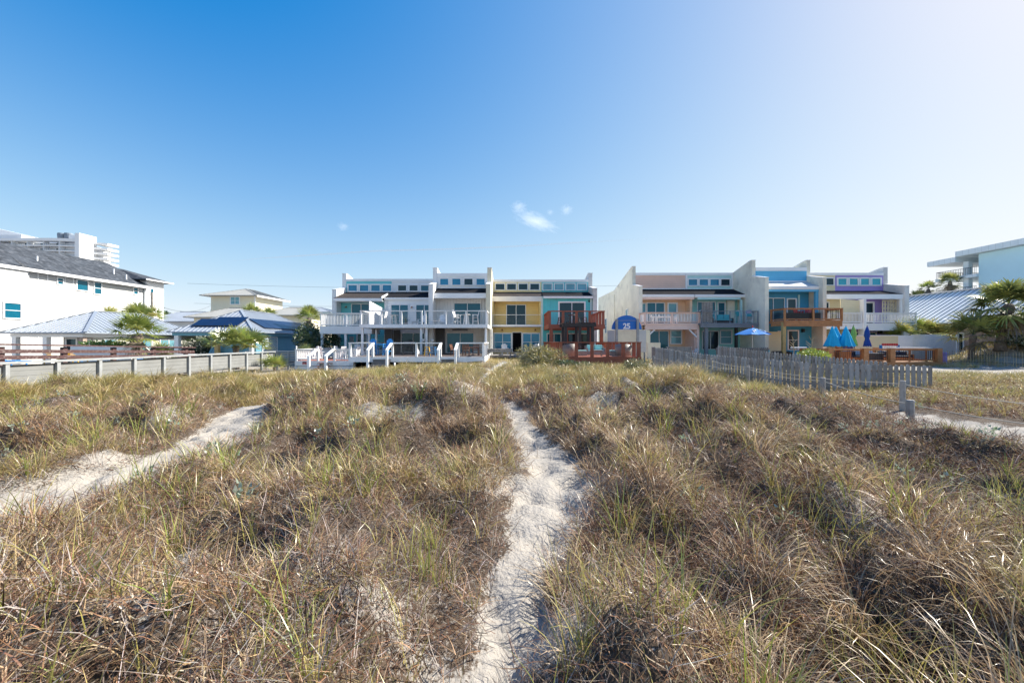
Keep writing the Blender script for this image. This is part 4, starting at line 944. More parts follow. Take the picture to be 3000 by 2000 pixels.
def open_umbrella(m, m2, H, rad):
    r = thing('open_umbrella', 'umbrella', 'umbrella')
    MB().cyl(0,0,0,H-.05,.025,n=8).build('pole', M['steel'], r)
    n = 8; hub = (0,0,H); vs = [hub]; fs = []
    for j in range(1, 5):
        t = j/4
        for k in range(n*2):
            a = 2*math.pi*k/(2*n); rr = rad*t*(1 if k % 2 == 0 else .93); z = H-.62*t**1.25-(0 if k % 2 == 0 else .05*t)
            vs.append((rr*math.cos(a), rr*math.sin(a), z))
    N = 2*n
    fs += [(0, 1+k, 1+(k+1)%N) for k in range(N)]
    for j in range(3): fs += [(1+j*N+k, 1+j*N+(k+1)%N, 1+(j+1)*N+(k+1)%N, 1+(j+1)*N+k) for k in range(N)]
    c = MB().add(vs, fs).build('canopy', m, r); c.data.materials.append(m2)
    so = c.modifiers.new('cloth', 'SOLIDIFY'); so.thickness = .008
    v = MB()
    for k in range(N):
        a = 2*math.pi*k/N
        v.add([(rad*(1 if k%2==0 else .93)*math.cos(a),rad*(1 if k%2==0 else .93)*math.sin(a),H-.62-(0 if k%2==0 else .05)),(rad*(1 if k%2 else .93)*math.cos(a+math.pi/n),rad*(1 if k%2 else .93)*math.sin(a+math.pi/n),H-.62-(0 if k%2 else .05)),(rad*(1 if k%2 else .93)*math.cos(a+math.pi/n),rad*(1 if k%2 else .93)*math.sin(a+math.pi/n),H-.80),(rad*(1 if k%2==0 else .93)*math.cos(a),rad*(1 if k%2==0 else .93)*math.sin(a),H-.80)],[(0,1,2,3)])
    # white swoosh marks lying on the canopy panels
    w = MB()
    for k in (10, 12, 14):
        for q, (t0, t1, da) in enumerate(((.35,.62,.10),(.5,.75,-.08))):
            pts = []
            for s in range(6):
                t = t0+(t1-t0)*s/5; a = 2*math.pi*(k+.5)/N+da+(.16*(s/5-.5))
                pts.append((rad*t*.97*math.cos(a), rad*t*.97*math.sin(a), H-.62*t**1.25+.012))
            w.tube(pts, [.012,.045,.06,.06,.04,.01], 5)
    w.build('canopy_print', M['sign_white'], c)
    MB().lathe(0,0,[(0,H+.22),(.05,H+.18),(.06,H+.05),(.03,H)],8).build('finial', M['u_red'], r)
    for k in range(0, N, 2):
        a = 2*math.pi*k/N; MB().tube([(0,0,H-.08),(rad*.97*math.cos(a),rad*.97*math.sin(a),H-.66)], .01, 4).build('rib', M['steel'], r)
    return Kind(r)
def grill():
    r = thing('gas_grill', 'black gas grill on a wheeled cart on the white deck', 'grill')
    for sx in (-1,1):
        for sy in (-1,1): MB().box(sx*.42-.025,sx*.42+.025,sy*.24-.025,sy*.24+.025,0,.8).build('leg', M['f_black'], r)
    MB().yz(-.45,.45,[(-.27,.8),(-.27,.98),(.27,.98),(.27,.8)]).build('firebox', M['f_black'], r)
    MB().yz(-.45,.45,[(-.28,.985),(-.25,1.12),(-.05,1.22),(.15,1.2),(.28,1.05),(.28,.985)]).build('lid', M['f_black'], r)
    MB().tube([(-.35,-.27,1.08),(-.35,-.33,1.08),(.35,-.33,1.08),(.35,-.27,1.08)], .012, 6).build('handle', M['steel'], r)
    MB().box(-.4,.4,-.22,.22,.18,.21).build('bottom_shelf', M['f_black'], r)
    MB().box(.452,.75,-.24,.24,.9,.93).build('side_shelf', M['f_black'], r); return Kind(r)

UD = 1.60; LD = -1.21
ws_ = adirondack(M['f_white'], .74, True); bl = adirondack(M['f_blue'], .74, True); wl = adirondack(M['f_white'], .38, False)
ws_.put((-12.7,39.3,UD), -95, 'tall white slatted bar chair at the left end of the wide upper deck')
ws_.put((-5.35,38.6,UD), 70, 'tall white slatted bar chair left of the white bar table on the upper deck')
ws_.put((-3.55,38.7,UD), -80, 'tall white slatted bar chair right of the bar table, in side view')
bt = round_table(M['f_white'], .42, 1.02, 'bar_table')
bt.put((-11.7,39.4,UD), 0, 'round white bar table before the white unit sliders on the upper deck')
bt.put((-4.45,38.7,UD), 0, 'round white bar table between two tall white chairs on the upper deck')
wl.put((-6.9,39.6,UD), 10, 'low white slatted chair near the tall side wall on the upper deck'); wl.put((-9.2,40.6,UD), -30, 'low white slatted chair before the second slider of the plain white unit')
wl.put((-17.6,42.2,1.56), 15, 'white slatted chair behind the balusters of the aqua unit deck')
wl.put((-.75,41.5,-1.32), 10, 'white slatted chair at the left window of the yellow house'); wl.put((2.45,41.8,-1.32), -20, 'white slatted chair at the right window of the yellow house')
st = rect_table(M['f_white'], .7, .45, .48, 'side_table')
st.put((-7.5,39.4,UD), 0, 'small white side table beside the low white chair on the upper deck'); st.put((-9.95,40.8,UD), 0, 'small white side table between sliders of the plain white unit')
bl.put((-12.75,36.2,LD), 0, 'bright blue tall slatted chair by the corner post of the white deck'); bl.put((-11.0,35.2,LD), -18, 'bright blue tall slatted chair at the head of the left grey steps')
bb = rect_table(M['f_blue'], .8, .7, 1.0, 'bar_table'); bb.put((-11.85,35.9,LD), 0, 'square bright blue bar table between two blue chairs')
grill().put((-9.2,35.5,LD), 0)
pt = thing('propane_tank', 'white propane tank standing next to the black grill', 'gas tank', (-8.35,35.2,LD))
MB().lathe(-8.35,35.2,[(0,LD+.03),(.13,LD+.04),(.155,LD+.12),(.155,LD+.32),(.11,LD+.41),(0,LD+.43)],16).build('tank_body', M['f_white'], pt, True)
MB().lathe(-8.35,35.2,[(.09,LD+.42),(.10,LD+.52),(.085,LD+.52)],12).build('collar', M['f_white'], pt)
ys = stool(M['f_yellow']); ys.put((-7.15,33.6,LD), 10, 'yellow wooden bar stool on the white deck')
bs_ = stool(M['f_steelblue']); bs_.put((-6.55,33.2,LD), -8, 'blue wooden bar stool right of the yellow stool')
dt = rect_table(M['f_brown'], 1.3, .85, .74, 'dining_table'); dt.put((-3.45,34.2,LD), 0, 'brown wooden dining table on the white deck, right end')
dc = slat_chair(M['f_brown'], 'dining_chair', cush=M['f_wicker'])
dc.put((-3.85,33.3,LD), 180, 'brown wooden dining chair with its back to the dunes'); dc.put((-2.6,34.1,LD), -90, 'brown wooden dining chair at the right end of the brown table'); dc.put((-5.0,34.6,LD), 75, 'brown wooden dining chair left of the brown table, by the steps'); dc.put((-3.2,35.3,LD), 0, 'brown wooden dining chair behind the brown table')
rk = slat_chair(M['f_white'], 'rocking_chair', True, .42, 1.12)
for x, y, rz, l in ((-17.2,36.0,160,'white rocking chair at the left corner of the low deck'),(-16.7,38.4,150,'white rocking chair behind the corner rocker on the low deck'),(-15.25,35.6,-120,'white rocking chair at the top of the rust brown steps'),(-13.6,34.6,-100,'white rocking chair by the right baluster rail of the low deck'),(-13.3,36.5,-80,'white rocking chair behind the right rail, next to the cable rail')): rk.put((x,y,-1.58), rz, l)
wc = slat_chair(M['f_white'], 'white_chair', False, .62, 1.25); wc.put((-15.5,39.6,-1.58), 0, 'white slatted counter chair before the aqua ground floor wall'); 
wt = rect_table(M['f_white'], 1.5, .8, .92, 'counter_table'); wt.put((-15.8,40.5,-1.58), 0, 'white counter height table under the aqua balcony')
def hanging(x, y, z0, z1, m, label):
    h = thing('hanging_planter', label, 'planter', (x,y,z1))
    MB().tube([(x,y,z1),(x-.14,y,z0+.35),(x-.1,y,z0+.2)],.012,5).tube([(x,y,z1),(x+.14,y,z0+.35),(x+.1,y,z0+.2)],.012,5).build('rope', m, h)
    MB().lathe(x,y,[(0,z0),(.11,z0),(.17,z0+.2),(.15,z0+.21),(.1,z0+.05)],14).build('pot', m, h)
hanging(-8.22,36.9,.02,1.24,M['f_white'],'white rope planter hanging between the paired deck posts'); hanging(-7.5,37.6,.0,1.20,M['f_white'],'white hanging lantern basket right of the paired deck posts')
ag = thing('potted_agave', 'spiky agave in a pot before the white unit slider', 'plant', (-10.55,39.6,UD))
MB().lathe(-10.55,39.6,[(0,UD),(.14,UD),(.19,UD+.3),(.16,UD+.3)],14).build('pot', M['grey_metal'], ag)
K = 26; a = rng.random(K)*6.283
mass('leaf_rosette', [strips(np.tile([-10.55,39.6,UD+.28],(K,1)), a, .45+.3*rng.random(K), .15+.9*rng.random(K), .2*np.ones(K), .06*np.ones(K), 4, pick([(.12,.2,.12)],K), np.zeros(K))], M_FROND, ag, (-10.55,39.6,UD))
bn = thing('wooden_bench', 'long grey weathered bench with slatted top before the yellow house', 'bench', (-1.25,37.0,-1.32))
t = MB(); [t.box(-2.5,0.0,36.5+i*.17,36.65+i*.17,-.72,-.67) for i in range(6)]; t.build('seat', M['grey_wood'], bn)
MB().box(-2.5,0,36.46,36.49,-1.0,-.70).box(-2.5,-2.46,36.5,37.5,-1.0,-.725).box(-.04,0,36.5,37.5,-1.0,-.725).build('apron', M['grey_wood'], bn)
for x in (-2.35,-.15):
    for y in (36.6,37.4): MB().box(x-.06,x+.06,y-.06,y+.06,-1.95,-.725).build('leg', M['grey_wood_dark'], bn)
# red deck
RD = -1.09
bc = barrel_chair(M['f_wicker'], M['f_aqua'])
bc.put((3.95+.15,28.6,RD), 200, 'grey wicker barrel chair in the left front corner of the red deck'); bc.put((8.0,28.6,RD), 150, 'grey wicker barrel chair in the right front corner of the red deck')
ot = thing('wicker_ottoman', 'square grey wicker ottoman with pale aqua cushion', 'ottoman', (5.15,29.2,RD))
MB().box(4.85,5.45,28.95,29.5,RD+.04,RD+.36).build('base', M['f_wicker'], ot, bevel=.02); MB().box(4.84,5.46,28.94,29.51,RD+.362,RD+.46).build('cushion', M['f_aqua'], ot, bevel=.03)
o2 = thing('wicker_ottoman', 'low wicker ottoman with aqua cushion against the right barrel chair', 'ottoman', (7.35,29.0,RD))
MB().box(7.1,7.55,28.85,29.35,RD+.04,RD+.36).build('base', M['f_wicker'], o2, bevel=.02); MB().box(7.09,7.56,28.84,29.36,RD+.362,RD+.46).build('cushion', M['f_aqua'], o2, bevel=.03)
sofa(M['f_wicker'], M['f_aqua'], 1.5).put((6.5,31.2,RD), 0, 'wicker sofa with aqua cushions in the middle of the red deck')
ct = rect_table(M['f_wicker'], .85, .5, .45, 'coffee_table'); ct.put((6.25,29.3,RD), 0, 'low grey coffee table between ottoman and sofa')
bk = slat_chair(M['f_black'], 'dining_chair', False, .45, .95); bk.put((5.2,32.0,RD), 160, 'black outdoor chair behind the wicker ottoman'); bk.put((4.6,32.3,RD), 200, 'black outdoor chair left of the black pergola post')
bst = stool(M['f_black']); 
for x, y, l in ((4.75,39.2,'black bar stool at the left of the upper red deck'),(7.15,39.2,'black bar stool at the right of the upper red deck'),(6.6,40.2,'black bar stool behind the black bar table')): bst.put((x,y,1.62), 0, l)
round_table(M['f_black'], .4, 1.02, 'bar_table').put((5.9,39.4,1.62), 0, 'round black bar table on the upper red deck')
# peach balcony and patio
rect_table(M['f_white'], 2.0, .9, .74, 'patio_table').put((16.0,42.8,1.94), 0, 'white patio table on the peach balcony')
pc = slat_chair(M['f_white'], 'patio_chair', False, .44, .9); pc.put((15.2,42.6,1.94), 90, 'white patio chair left of the table on the peach balcony'); pc.put((17.3,42.7,1.94), -90, 'white patio chair right of the table on the peach balcony')
pl = tag(MB().lathe(15.75,42.7,[(0,2.70),(.06,2.70),(.13,2.78),(.10,2.86),(0,2.88)],12).build('table_bowl', M['f_white'], smooth=True), 'white lidded bowl standing on the peach balcony table', 'bowl')
rect_table(M['f_white'], 2.3, .8, .8, 'patio_table').put((17.0,40.5,-1.35), 0, 'long white patio table under the peach balcony')
pc.put((18.6,40.8,-1.6), -90, 'white patio chair at the end of the long white table')
# mint balcony and patio
STRIPE = bpy.data.materials.new('striped_cloth'); STRIPE.use_nodes = True
t_ = STRIPE.node_tree; tc = _n(t_, 'ShaderNodeTexCoord'); wv = _n(t_, 'ShaderNodeTexWave', bands_direction='X'); wv.inputs['Scale'].default_value = 6
cr = _n(t_, 'ShaderNodeValToRGB'); cr.color_ramp.interpolation = 'CONSTANT'; e = cr.color_ramp.elements; e[0].color = (.7,.7,.7,1); e[1].position = .45; e[1].color = (.55,.05,.07,1); e3 = e.new(.75); e3.color = (.05,.12,.35,1)
t_.links.new(tc.outputs['Object'], wv.inputs[0]); t_.links.new(wv.outputs[0], cr.inputs[0]); t_.links.new(cr.outputs[0], t_.nodes['Principled BSDF'].inputs[0])
fc = frame_chair(M['f_white'], M['f_teal'], .74, 'bar_chair'); fp = frame_chair(M['f_white'], M['f_teal'], .74, 'bar_chair', STRIPE)
fp.put((20.1,41.9,1.9), 80, 'white framed bar chair with striped pillow at the left of the mint balcony'); fp.put((24.9,41.8,1.9), -20, 'white framed bar chair with striped pillow at the right of the mint balcony')
fc.put((20.95,41.7,1.9), -100, 'white framed bar chair facing the striped one, left on mint balcony'); fc.put((23.95,41.9,1.9), 95, 'white framed bar chair with teal sling, right of the dark lounge seat')
sofa(M['f_black'], M['f_teal'], 2.2, 'lounge_seat', hb=.9).put((22.4,42.6,1.9), 0, 'dark lounge seat with teal cushion on the mint balcony')
open_umbrella(M['u_blue'], M['f_white'], 3.15, 1.55).put((22.95,38,-1.85), 11, 'open bright blue patio umbrella with white print')
round_table(M['f_white'], .6, .72, 'patio_table').put((22.95,38,-1.85), 20, 'round white table under the open blue umbrella')
tcair = frame_chair(M['f_white'], M['f_teal'], .42, 'patio_chair')
for x, y, rz, l in ((21.7,38.2,80,'teal sling chair left of the umbrella table'),(24.2,38.1,-70,'teal sling chair right of the umbrella table'),(22.7,39.2,0,'teal sling chair behind the umbrella table')): tcair.put((x,y,-1.85), rz, l)
hb = sofa(M['f_black'], M['f_black'], 2.0, 'patio_sofa'); hb.put((25.9,38.6,-1.75), 180, 'dark patio sofa turned away from the dunes, beside the blue house post')
rc = slat_chair(M['f_red'], 'red_chair', False, .6, 1.2); rc.put((28.3,39.3,2.02), 20, 'red slatted chair on the brown balcony of the blue house, left'); rc.put((29.5,39.4,2.02), -15, 'red slatted chair on the brown balcony of the blue house, right')
round_table(M['f_red'], .5, 1.0, 'red_table').put((28.95,40.1,2.02), 0, 'round red table between the red chairs on the brown balcony')
# orange deck
OD = -1.70
bu = closed_umbrella(M['u_sky'], 2.95, 2.0, knot=False)
for x, y, l in ((27.75,34.5,'leftmost of the three closed sky blue umbrellas'),(28.4,34.9,'middle of the three closed sky blue umbrellas'),(28.85,34.4,'rightmost of the three closed sky blue umbrellas, overlapping the green one')): bu.put((x,y,OD), x*17, l)
closed_umbrella(M['u_green'], 3.05, 1).put((30.7,35.8,OD), 0, 'closed lime green umbrella tied at its waist'); closed_umbrella(M['u_navy'], 3.0, 1).put((31.75,35.6,OD), 30, 'closed navy blue umbrella, slimmest of the group')
mk('pillow_pale', (.35,.40,.50), .8, .15, 3)
sofa(M['orange_wood'], M['f_navy'], 3.0, 'deck_sofa', M['pillow_pale'], 3).put((30.6,35.2,OD), 0, 'built wooden sofa with navy cushions and pale pillows on the orange deck')
sofa(M['orange_wood'], M['f_navy'], 2.8, 'deck_sofa', None).put((33.6,35.0,OD), 0, 'wooden sofa with navy cushions near the right corner of the orange deck')
ft = thing('wicker_fire_table', 'dark wicker table between navy sofas on the orange deck', 'table', (30.75,33.9,OD))
MB().box(30.15,31.35,33.6,34.2,OD,OD+.66).build('base', M['f_wicker_dark'], ft, bevel=.01); MB().box(30.1,31.4,33.55,34.25,OD+.662,OD+.72).build('table_top', M['grey_metal'], ft, bevel=.01)
for x, l in ((27.0,'orange wood planter box left of the red pot'),(28.4,'orange wood planter box beside the navy sofa')):
    p = thing('wooden_planter', l, 'planter', (x,34.2,OD)); b = MB()
    for i in range(6): b.box(x-.5+i*.17,x-.35+i*.17,33.9,33.94,OD,OD+.8)
    b.box(x-.5,x+.52,33.941,34.6,OD,OD+.78); b.build('box', M['orange_wood'], p); MB().box(x-.54,x+.56,33.86,34.64,OD+.802,OD+.85).build('rim', M['orange_wood'], p)
tag(MB().lathe(28.0,34.2,[(0,OD+.85),(.12,OD+.85),(.22,OD+1.0),(.2,OD+1.08),(.05,OD+1.14),(0,OD+1.14)],14).build('red_pot', M['f_red'], smooth=True), 'red lidded pot standing on the planter rim of the orange deck', 'pot')
tw = tag(MB().box(25.2,26.4,35.6,36.1,-.62,-.5).build('folded_cover', M['f_white'], bevel=.05), 'crumpled pale cover lying on the deck rail by the closed umbrellas', 'cover')
ba = thing('bar_counter', 'pale bar counter along the right end of the orange deck', 'counter', (33.6,33.6,OD))
MB().box(32.0,35.2,33.4,33.9,OD+1.12,OD+1.2).build('counter_top', M['offwhite'], ba, bevel=.01)
for x in (32.2,33.6,35.0): MB().box(x-.05,x+.05,33.6,33.7,OD,OD+1.118).build('leg', M['orange_wood'], ba)
gm = thing('four_in_a_row_game', 'giant lawn game frame with red top discs, blue edges and white grid', 'game', (34.5,36.4,OD))
MB().box(33.65,33.75,36.3,36.5,OD,OD+1.38).build('side_frame', M['u_blue'], gm); MB().box(35.25,35.35,36.3,36.5,OD,OD+1.38).build('side_frame', M['u_blue'], gm)
g = MB()
for i in range(7): g.box(33.76+i*.212,33.80+i*.212,36.34,36.46,OD+.3,OD+1.25)
for i in range(6): g.box(33.76,35.24,36.335,36.345,OD+.3+i*.19,OD+.36+i*.19)
g.build('grid', M['f_white'], gm)
d = MB()
for i in range(7): d.prism([(33.9+i*.21+.10*math.cos(t*.5236),36.36,OD+1.42+.10*math.sin(t*.5236)) for t in range(12)],(0,.07,0))
d.build('disc_row', M['f_red'], gm)
# ================================================================== plants
def ribs(P0, D, L, w, droop, nseg, Nr, col, tip):
    N = len(L); s = np.linspace(0, 1, nseg+1)
    D = D/np.linalg.norm(D, axis=1, keepdims=True)
    W_ = np.cross(D, Nr); W_ /= np.linalg.norm(W_, axis=1, keepdims=True)+1e-9
    Cc = P0[:,None,:]+D[:,None,:]*(L[:,None]*s)[:,:,None]
    Cc[:,:,2] -= droop[:,None]*(L[:,None]*s)**2
    hw = (w/2)[:,None]*np.clip(1.15-np.abs(s-.35)**1.3*1.75, .06, 1)[None,:]
    O = W_[:,None,:]*hw[:,:,None]
    V = np.stack([Cc-O, Cc+O], 2).reshape(N, -1, 3)
    k = np.arange(nseg)*2; q = np.stack([k, k+1, k+3, k+2], -1)
    F = (q[None]+(np.arange(N)*(nseg+1)*2)[:,None,None]).reshape(-1, 4)
    c = np.ones((N, (nseg+1)*2, 4), np.float32); sr = np.repeat(s, 2)[None,:,None]
    c[...,:3] = col[:,None,:]*(1-sr)+tip[:,None,:]*sr
    return V.reshape(-1,3), F, c.reshape(-1,4)
PG = [(.17,.25,.05),(.21,.29,.06),(.27,.33,.07),(.13,.20,.045),(.33,.35,.09)]
PY = [(.50,.46,.12),(.56,.47,.15),(.40,.41,.10)]
PD = [(.24,.19,.13),(.20,.15,.10),(.28,.23,.16)]
def fan_crown(c, n, pet, leaf, elev=(-.35,1.4), pal=PG, tip=PY, nl=20, squash=1.0, droop=.22):
    """n fronds around crown centre c: stalk plus a spread fan of pointed leaflets"""
    ch = []
    for i in range(n):
        az = i*2.39996+rng.normal(0,.2); t = (i+.5)/n; el = elev[0]+(elev[1]-elev[0])*t**.8+rng.normal(0,.08)
        D = np.array([math.cos(az)*math.cos(el), math.sin(az)*math.cos(el), math.sin(el)])
        pl = pet*(.75+.4*rng.random()); hub = np.array(c)+D*pl*np.array([1,1,squash])-np.array([0,0,.10*pl*pl])
        col = pick(pal, 1)[0] if el > elev[0]+.25 or rng.random() > .4 else pick(PY, 1)[0]
        ch.append(ribs(np.array([c]), D[None]*1.0, np.array([pl]), np.array([.045]), np.array([.10]), 3, np.array([[0,0,1.0]]), col[None]*.9, col[None]*.9))
        S_ = np.cross(D, [0,0,1]); S_ /= np.linalg.norm(S_)+1e-6; Nn = np.cross(S_, D)
        ph = np.linspace(-2.1, 2.1, nl)+rng.normal(0,.03,nl)
        Dl = D[None]*np.cos(ph)[:,None]+S_[None]*np.sin(ph)[:,None]+Nn[None]*(.10*np.cos(2*ph)[:,None])+rng.normal(0,.04,(nl,3))
        Ll = leaf*(.72+.28*np.cos(ph*.6))*(.85+.3*rng.random())*np.ones(nl)
        cc = np.tile(col, (nl,1))*(1+.2*(rng.random((nl,1))-.5)); tp = cc*.55+pick(tip, nl)*.45
        ch.append(ribs(np.tile(hub,(nl,1)), Dl, Ll, np.full(nl,.062*leaf/.8), droop*(.6+.8*rng.random(nl))*np.ones(nl), 4, np.tile(Nn,(nl,1)), cc, tp))
    return ch
def dead_skirt(c, n, pet, leaf):
    return fan_crown(c, n, pet, leaf, (-1.35,-.75), PD, PD, 14, droop=.5)
mk('palm_bark', (.17,.13,.10), .95, .5, 6, bump=.03, bscale=18)
mk('bark', (.14,.11,.085), .95, .4, 6, bump=.02, bscale=18)
def palm(label, x, y, zb, zc, pet, leaf, n=30, tr=.2, lean=(0,0), dead=6, elev=(-.35,1.4), pal=PG, group=None, heads=None, name='palm_tree'):
    p = thing(name, label, 'palm', (x,y,zb), group)
    top = (x+lean[0], y+lean[1], zc)
    ch = []
    for h in (heads or [(0,0,0,1)]): ch += fan_crown((top[0]+h[0],top[1]+h[1],top[2]+h[2]), int(n*h[3]), pet, leaf, elev, pal)
    if dead: ch += dead_skirt((top[0],top[1],top[2]-.1), dead, pet*.7, leaf*.9)
    mass('crown', ch, M_FROND, p, (x,y,zb))
    pts = [(x+lean[0]*t**1.5, y+lean[1]*t**1.5, zb-.2+(zc-zb+.2)*t) for t in (0,.15,.35,.55,.75,.92,1)]
    MB().tube(pts, [tr*1.25,tr*1.02,tr*.93,tr*.92,tr*1.0,tr*1.25,tr*.8], 12).build('trunk', M['palm_bark'], p, True)
    return p
def leafy(c, r, n, leaf, pal, wr=.5, shell=.35, base=None):
    """leaves scattered through an uneven ellipsoid crown made of several lumps"""
    c = np.array(c, float); r = np.array(r, float); K = n
    nl = 11; lc = rng.normal(0,.42,(nl,3)); lc[:,2] = np.abs(lc[:,2])*.8; lr = .42+.3*rng.random(nl)
    w = rng.integers(0, nl, K); d = rng.normal(0,1,(K,3)); d /= np.linalg.norm(d,axis=1,keepdims=True)
    rad = (shell+(1-shell)*rng.random(K)**.5)
    P = c+(lc[w]+d*(lr[w]*rad)[:,None])*r
    if base is not None: P[:,2] = np.maximum(P[:,2], base+.02*rng.random(K))
    D = d+rng.normal(0,.7,(K,3)); Nn = rng.normal(0,1,(K,3))
    col = pick(pal, K, .3); L = leaf*(.6+.8*rng.random(K))
    return ribs(P, D, L, L*wr, np.full(K,.2), 2, Nn, col, col)
def bush(label, c, r, n, leaf, pal, name='bush', cat='bush', wr=.5, stem=True, group=None):
    zb = c[2]-r[2]*.9
    p = thing(name, label, cat, (c[0],c[1],zb), group)
    mass('foliage', [leafy(c, r, n, leaf, pal, wr, base=zb)], M_FROND, p, (c[0],c[1],zb))
    s = MB()
    for k in range(5): s.tube([(c[0],c[1],zb-.2),(c[0]+r[0]*.3*math.cos(k*1.3),c[1]+r[1]*.3*math.sin(k*1.3),c[2]-r[2]*.2),(c[0]+r[0]*.55*math.cos(k*1.3),c[1]+r[1]*.55*math.sin(k*1.3),c[2]+r[2]*.4)],[.05,.035,.012],6)
    s.build('stem', M['bark'], p); return p
BG = [(.05,.085,.03),(.07,.11,.035),(.04,.065,.025),(.09,.13,.04)]
DSH = [(.20,.20,.10),(.25,.23,.12),(.15,.16,.08),(.30,.26,.15)]

# ================================================================== roofs
def hip(par, x0, x1, y0, y1, ze, zr, ra, rb, axis, m, rm=None, pitch=.42, th=.10, name='roof', seams=True):
    """hip roof: eave rectangle, ridge from ra to rb (points (x,y)) at height zr, standing seams on every slope"""
    A_, B_, C_, D_ = (x0,y0,ze),(x1,y0,ze),(x1,y1,ze),(x0,y1,ze); P_, Q_ = (*ra,zr),(*rb,zr)
    lo = [(a,b,c-th) for a,b,c in (A_,B_,C_,D_)]
    if axis == 'y': fs = [(0,1,4),(1,2,5,4),(2,3,5),(3,0,4,5)]
    else: fs = [(0,1,5,4),(1,2,5),(2,3,4,5),(3,0,4)]
    mb = MB().add([A_,B_,C_,D_,P_,Q_]+lo, fs+[(6,9,8,7),(0,6,7,1),(1,7,8,2),(2,8,9,3),(3,9,6,0)])
    o = mb.build(name, m, par)
    if seams:
        s = MB(); V = [Vector(v) for v in (A_,B_,C_,D_,P_,Q_)]
        for f in fs:
            a, b = V[f[0]], V[f[1]]; e = (b-a); L_ = e.length; e.normalize(); n = int(L_/pitch)
            up = (V[f[2]]-a); up -= e*up.dot(e); h = up.length; up.normalize(); nr = e.cross(up)
            tops = [((V[k]-a).dot(e)) for k in f[2:]]; tl = min(tops); tr_ = max(tops)
            for i in range(1, n):
                t = i*pitch; k = t/tl if t < tl else ((L_-t)/(L_-tr_) if t > tr_ else 1)
                if k*h < .12: continue
                p = a+e*t+nr*.02; s.bar(p, p+up*(h*min(k,1)-.02), .035, .05, nr)
        s.build('standing_seams', rm or m, o)
        c = MB()
        for i, j in (((0,4),(1,4),(2,5),(3,5)) if axis == 'y' else ((0,4),(1,5),(2,5),(3,4))): c.bar(V[i]+Vector((0,0,.03)), V[j]+Vector((0,0,.03)), .22, .05)
        c.bar(V[4]+Vector((0,0,.03)), V[5]+Vector((0,0,.03)), .25, .06); c.build('ridge_cap', m, o)
    return o
mk('metal_roof', (.30,.34,.39), .45, .12, .5, metal=.1); mk('metal_rib', (.38,.41,.46), .38, .1, 1, metal=.25)
mk('metal_roof_tan', (.33,.33,.31), .5, .15, .5); mk('metal_rib_dark', (.10,.20,.24), .5, .1, 1)
mk('metal_roof_white', (.68,.71,.72), .45, .12, .5)
mk('asphalt_roof', (.07,.08,.095), .95, .5, 1.2, bump=.01, bscale=12, spec=.05, stain=((.16,.17,.19),2.5,.7))
mk('cottage_wall', (.50,.49,.44), .7, .1, .8, lap=('z',.2,'lap',.012)); mk('cottage_blue', (.13,.33,.44), .7, .12, .8, lap=('y',.25,'groove',.012)); mk('cottage_blue_front', (.16,.38,.50), .7, .12, .8, lap=('x',.25,'groove',.012))
mk('solar', (.012,.02,.055), .25, .2, 1, lap=('x',1.0,'groove',.004)); mk('solar_side', (.012,.02,.055), .25, .2, 1, lap=('y',1.0,'groove',.004))
mk('teal_tower', (.50,.73,.81), .8, .06, .3); mk('teal_slab', (.66,.74,.77), .6, .08, .5, lap=('y',.9,'groove',.006))
mk('hotel_white', (.80,.80,.79), .7, .05, .1); mk('hotel_shade', (.72,.74,.76), .7, .05, .1); mk('tank', (.16,.20,.25), .6, .2, .5)
mk('house_yellow', (.82,.76,.58), .6, .06, .5, lap=('z',.2,'lap',.012)); mk('house_teal', (.30,.60,.55), .6, .06, .5)
mk('brick', (.42,.32,.26), .9, .4, 6)

# ================================================================== long white apartment house, left
b = thing('apartment_house', 'long white apartment house with dark shingle roof at the left edge', 'building', (-46,35,-3))
MB().box(-56,-46,18,50,-3,6.75).build('wall', M['apartment_white'], b)
MB().box(-45.997,-45.55,18,37.45,-3,6.75).build('wall_bay', M['apartment_white'], b)
r = MB().prism([(-45.45,18,6.72),(-45.45,18,6.90),(-51,18,9.9),(-56.6,18,6.90),(-56.6,18,6.72)],(0,32.2,0)).build('roof', M['asphalt_roof'], b)
MB().box(-45.44,-45.36,18,50.25,6.60,6.88).build('gutter', M['trim'], b)
MB().box(-52,-45.997,50.01,52.6,-3,7.75).build('tower_wall', M['white'], b)
hip(b,-54,-45.3,49.2,53.4,7.75,9.35,(-50.5,51.0),(-50.4,51.6),'y',M['asphalt_roof'],name='tower_roof',seams=False)
MB().box(-45.30,-45.24,49.3,53.3,7.62,7.78).build('gutter', M['trim'], b)
E_ = ('E',-46)
for a0,a1,z0,z1,n,cr_ in ((40.2,40.85,5.75,6.5,1,True),(42.0,43.25,5.4,6.6,1,False),(43.75,44.65,5.2,6.6,1,True),(48.3,49.0,5.7,6.6,1,True),(43.85,44.7,2.2,3.5,1,True),(48.3,49.0,2.2,3.55,1,True)): win(b,E_,a0,a1,z0,z1,G_TEAL,n,cr_,.10)
win(b,('E',-45.55),35.6,37.0,2.05,3.6,G_TEAL,1,True,.12); win(b,('E',-45.55),32.5,34.2,2.05,3.6,G_TEAL,1,True,.12)
win(b,('E',-45.997),50.55,51.1,5.9,6.8,G_TEAL,1,False,.08)
for y in (37.7, 49.75): MB().tube([(-45.86,y,6.6),(-45.86,y,-2.5)],.09,8).build('downspout', M['hotel_shade'], b)
for y in (38.6,39.4,40.95,41.7): MB().box(-45.997,-45.97,y,y+.08,0,6.6).build('batten', M['trim'], b)
for z in (2.2,4.3,5.6): MB().box(-45.997,-45.972,37.9,41.69,z,z+.07).build('batten', M['trim'], b)
